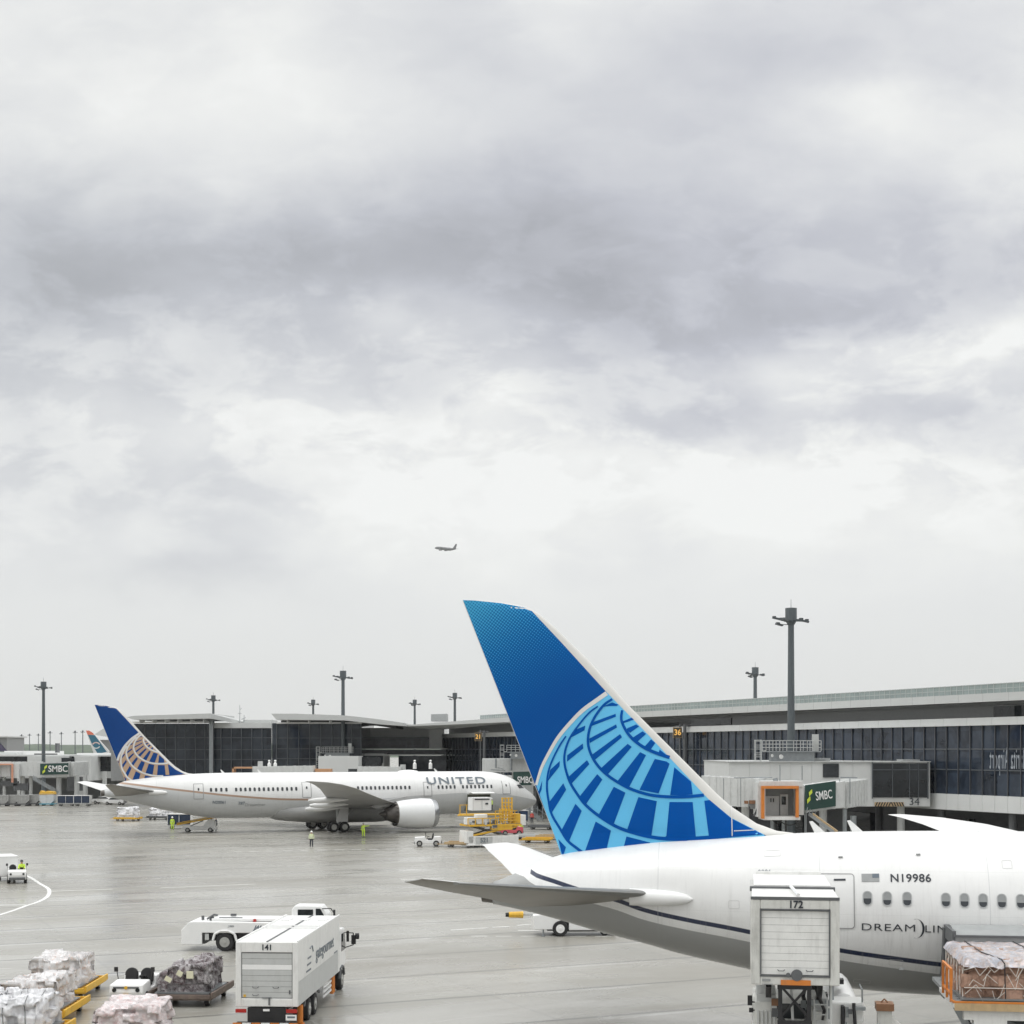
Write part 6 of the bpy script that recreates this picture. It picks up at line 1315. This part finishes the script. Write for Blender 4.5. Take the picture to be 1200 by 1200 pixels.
netm=mat('white_net_cord',(.7,.66,.6),.7,var=.1); plast=wrapmat('clear_plastic_top',(.60,.62,.70),(.45,.36,.32),.42,.58,4)
def netf(b):
    rnd=random.Random(5)
    for row in range(5):
        z0=-.02+row*.22; px_=None
        for i in range(17):
            x=-1.9+i*.24+rnd.uniform(-.1,.1); z=z0+(.26 if i%2 else 0)+rnd.uniform(-.13,.13)
            if px_ and rnd.random()<.6: b.bar(px_,(x,-2.36,z),.016,.015)
            px_=(x,-2.36,z)
    for k in range(7):
        y=-2.2+k*.62; b.bar((-1.97,y,.05),(-1.93,y+.4,1.05),.025); b.bar((-1.97,y+.5,.05),(-1.93,y,1.05),.025)
    b.bar((-1.95,-2.37,.36),(1.95,-2.37,.36),.04,.02)
part('net',netm,pal,netf); part('strap',blackp,pal,lambda b:(b.tube([(-.7,-2.37,.0),(-.72,-2.36,1.12),(-.8,-2.25,1.25),(-1.2,-1,1.3),(-1.3,2,1.3)],.02,5),b.tube([(.75,-2.25,1.25),(.5,-1,1.3),(.3,2,1.3)],.02,5)))
def top(b):
    nx,ny=30,30; rows=[]
    for j in range(ny+1):
        r=[]
        for i in range(nx+1):
            x=(i/nx-.5)*4.02;y=(j/ny-.5)*4.75; e=max(abs(x)/2.01,abs(y)/2.37); n_=noise.noise(Vector((x*3,y*3,2)))*.05+noise.noise(Vector((x*8,y*8,5)))*.03
            z=1.27+n_-(.0 if e<.93 else (e-.93)*3.2+abs(noise.noise(Vector((x*4,y*4,9))))*.16); r.append((x*(.96 if e<.93 else .985),y*(.96 if e<.93 else .985),z))
        rows.append(r)
    b.loft(rows,cap=False,closed=False)
part('plastic_sheet',plast,pal,top,smooth='all'); part('shipping_label',mat('label_yellow',(.7,.6,.2),.6,var=.05),pal,lambda b:b.box((1.02,-2.39,.68),(.2,.02,.14)))
# ---------------------------------------------------------------- third tail and flying aircraft
t3=thing('airliner','distant airliner with teal fin, red tip and white swirl behind the left bridges','airliner',(W(114,0,400).x,400,0),0)
teal=mat('teal_fin',(.03,.14,.21),.3,var=.05); coral=mat('coral_tip',(.68,.17,.1),.3,var=.05)
def Q(px,py,Y=400,x0=None): p=W(px,py,Y); return (p.x-W(114,0,400).x,p.z)
part('tail_fin',winw,t3,lambda b:b.prism([Q(*q) for q in((100.8,855.8),(105,856),(109,858.5),(128,880),(128,887),(112,887),(109,880))],-.25,.25),bevel=.05)
part('fin_paint',[teal,coral],t3,lambda b:(b.prism([Q(*q) for q in((103.2,861),(111.5,861.5),(125.5,881),(115,883.5),(108.5,873))],-.262,-.252,0),b.prism([Q(*q) for q in((100.9,856),(105,856.2),(109,858.7),(111,861),(103,861))],-.262,-.252,1)))
def sw(b):
    c=Q(113,873.5)
    for a0,m_ in((20,0),(200,1)):
        pts=[(c[0]+.95*math.cos(R(a0+k*14)),-.28,c[1]+.75*math.sin(R(a0+k*14))) for k in range(11)]
        for k in range(10): b.bar(pts[k],pts[k+1],.02,.28,m_)
part('swirl_emblem',[mat('pale_pink',(.75,.55,.5),.4,var=.02),winw],t3,sw)
part('fuselage',winw,t3,lambda b:b.loft([[(x,r_*math.sin(a)*.98,6+dz_+r_*math.cos(a)) for a in[2*math.pi*k/24 for k in range(24)]] for x,r_,dz_ in((-2,.4,1.3),(2,1.3,.9),(6,2.1,.5),(11,2.7,0),(22,2.8,0),(38,2.8,0),(42,2.2,-.2),(45,.5,-.8))]),smooth=True)
t4=thing('airliner','distant white fuselage with dark purple tail at the left frame edge','airliner',(W(0,0,420).x,420,0),0)
Q4=lambda px,py:(lambda p:(p.x-W(0,0,420).x,p.z))(W(px,py,420))
part('tail_fin',mat('dark_purple_fin',(.06,.05,.1),.4,var=.1),t4,lambda b:b.prism([Q4(*q) for q in((-9,866),(-3,867),(9,880.5),(-8,880.5))],-.3,.3))
part('fuselage',winw,t4,lambda b:b.loft([[(x,r_*math.sin(a),8.6-1.6+dz_+r_*math.cos(a)) for a in[2*math.pi*k/20 for k in range(20)]] for x,r_,dz_ in((-30,2.6,0),(-10,2.6,0),(-2,2.0,.4),(2.5,.9,1.2),(4.0,.3,1.5))]),smooth=True)
fp=thing('flying_airliner','small grey airliner climbing away in the cloudy sky','airliner',W(521.5,643,1900),R(180-25)); fp.rotation_euler=(R(-3),R(-9),R(145))
fg=mat('hazy_aircraft_grey',(.16,.165,.17),.5,var=.05)
part('fuselage',fg,fp,lambda b:b.loft([[(x,r_*math.sin(a),dz_+r_*math.cos(a)) for a in[2*math.pi*k/16 for k in range(16)]] for x,r_,dz_ in((-17,.3,.9),(-13,1.1,.5),(-8,1.9,0),(8,1.9,0),(13,1.6,-.1),(15.5,.8,-.4),(16.3,.1,-.6))]),smooth=True)
part('tail_fin',fg,fp,lambda b:b.prism([(-16.5,1),(-12,1.5),(-16,7.2),(-18,7.2)],-.2,.2))
for sd in(-1,1):
    part('wing',fg,fp,lambda b:b.add([(3.5,sd*1.5,-1),(-2.5,sd*1.5,-1),(-5.5,sd*16,1.2),(-4,sd*16,1.2),(3.5,sd*1.5,-.4),(-2.5,sd*1.5,-.6),(-5.5,sd*16,1.4),(-4,sd*16,1.4)],[(0,1,2,3),(7,6,5,4),(0,1,5,4),(1,2,6,5),(2,3,7,6),(3,0,4,7)]))
    part('tailplane',fg,fp,lambda b:b.add([(-13,sd*.8,.8),(-16,sd*.8,.8),(-17.5,sd*6,1.4),(-16.5,sd*6,1.4),(-13,sd*.8,1),(-16,sd*.8,1),(-17.5,sd*6,1.5),(-16.5,sd*6,1.5)],[(0,1,2,3),(7,6,5,4),(0,1,5,4),(1,2,6,5),(2,3,7,6),(3,0,4,7)]))
    part('engine',fg,fp,lambda b:b.cyl((4.5,sd*5.5,-1.9),(.5,sd*5.5,-1.8),1.15,.8,14))
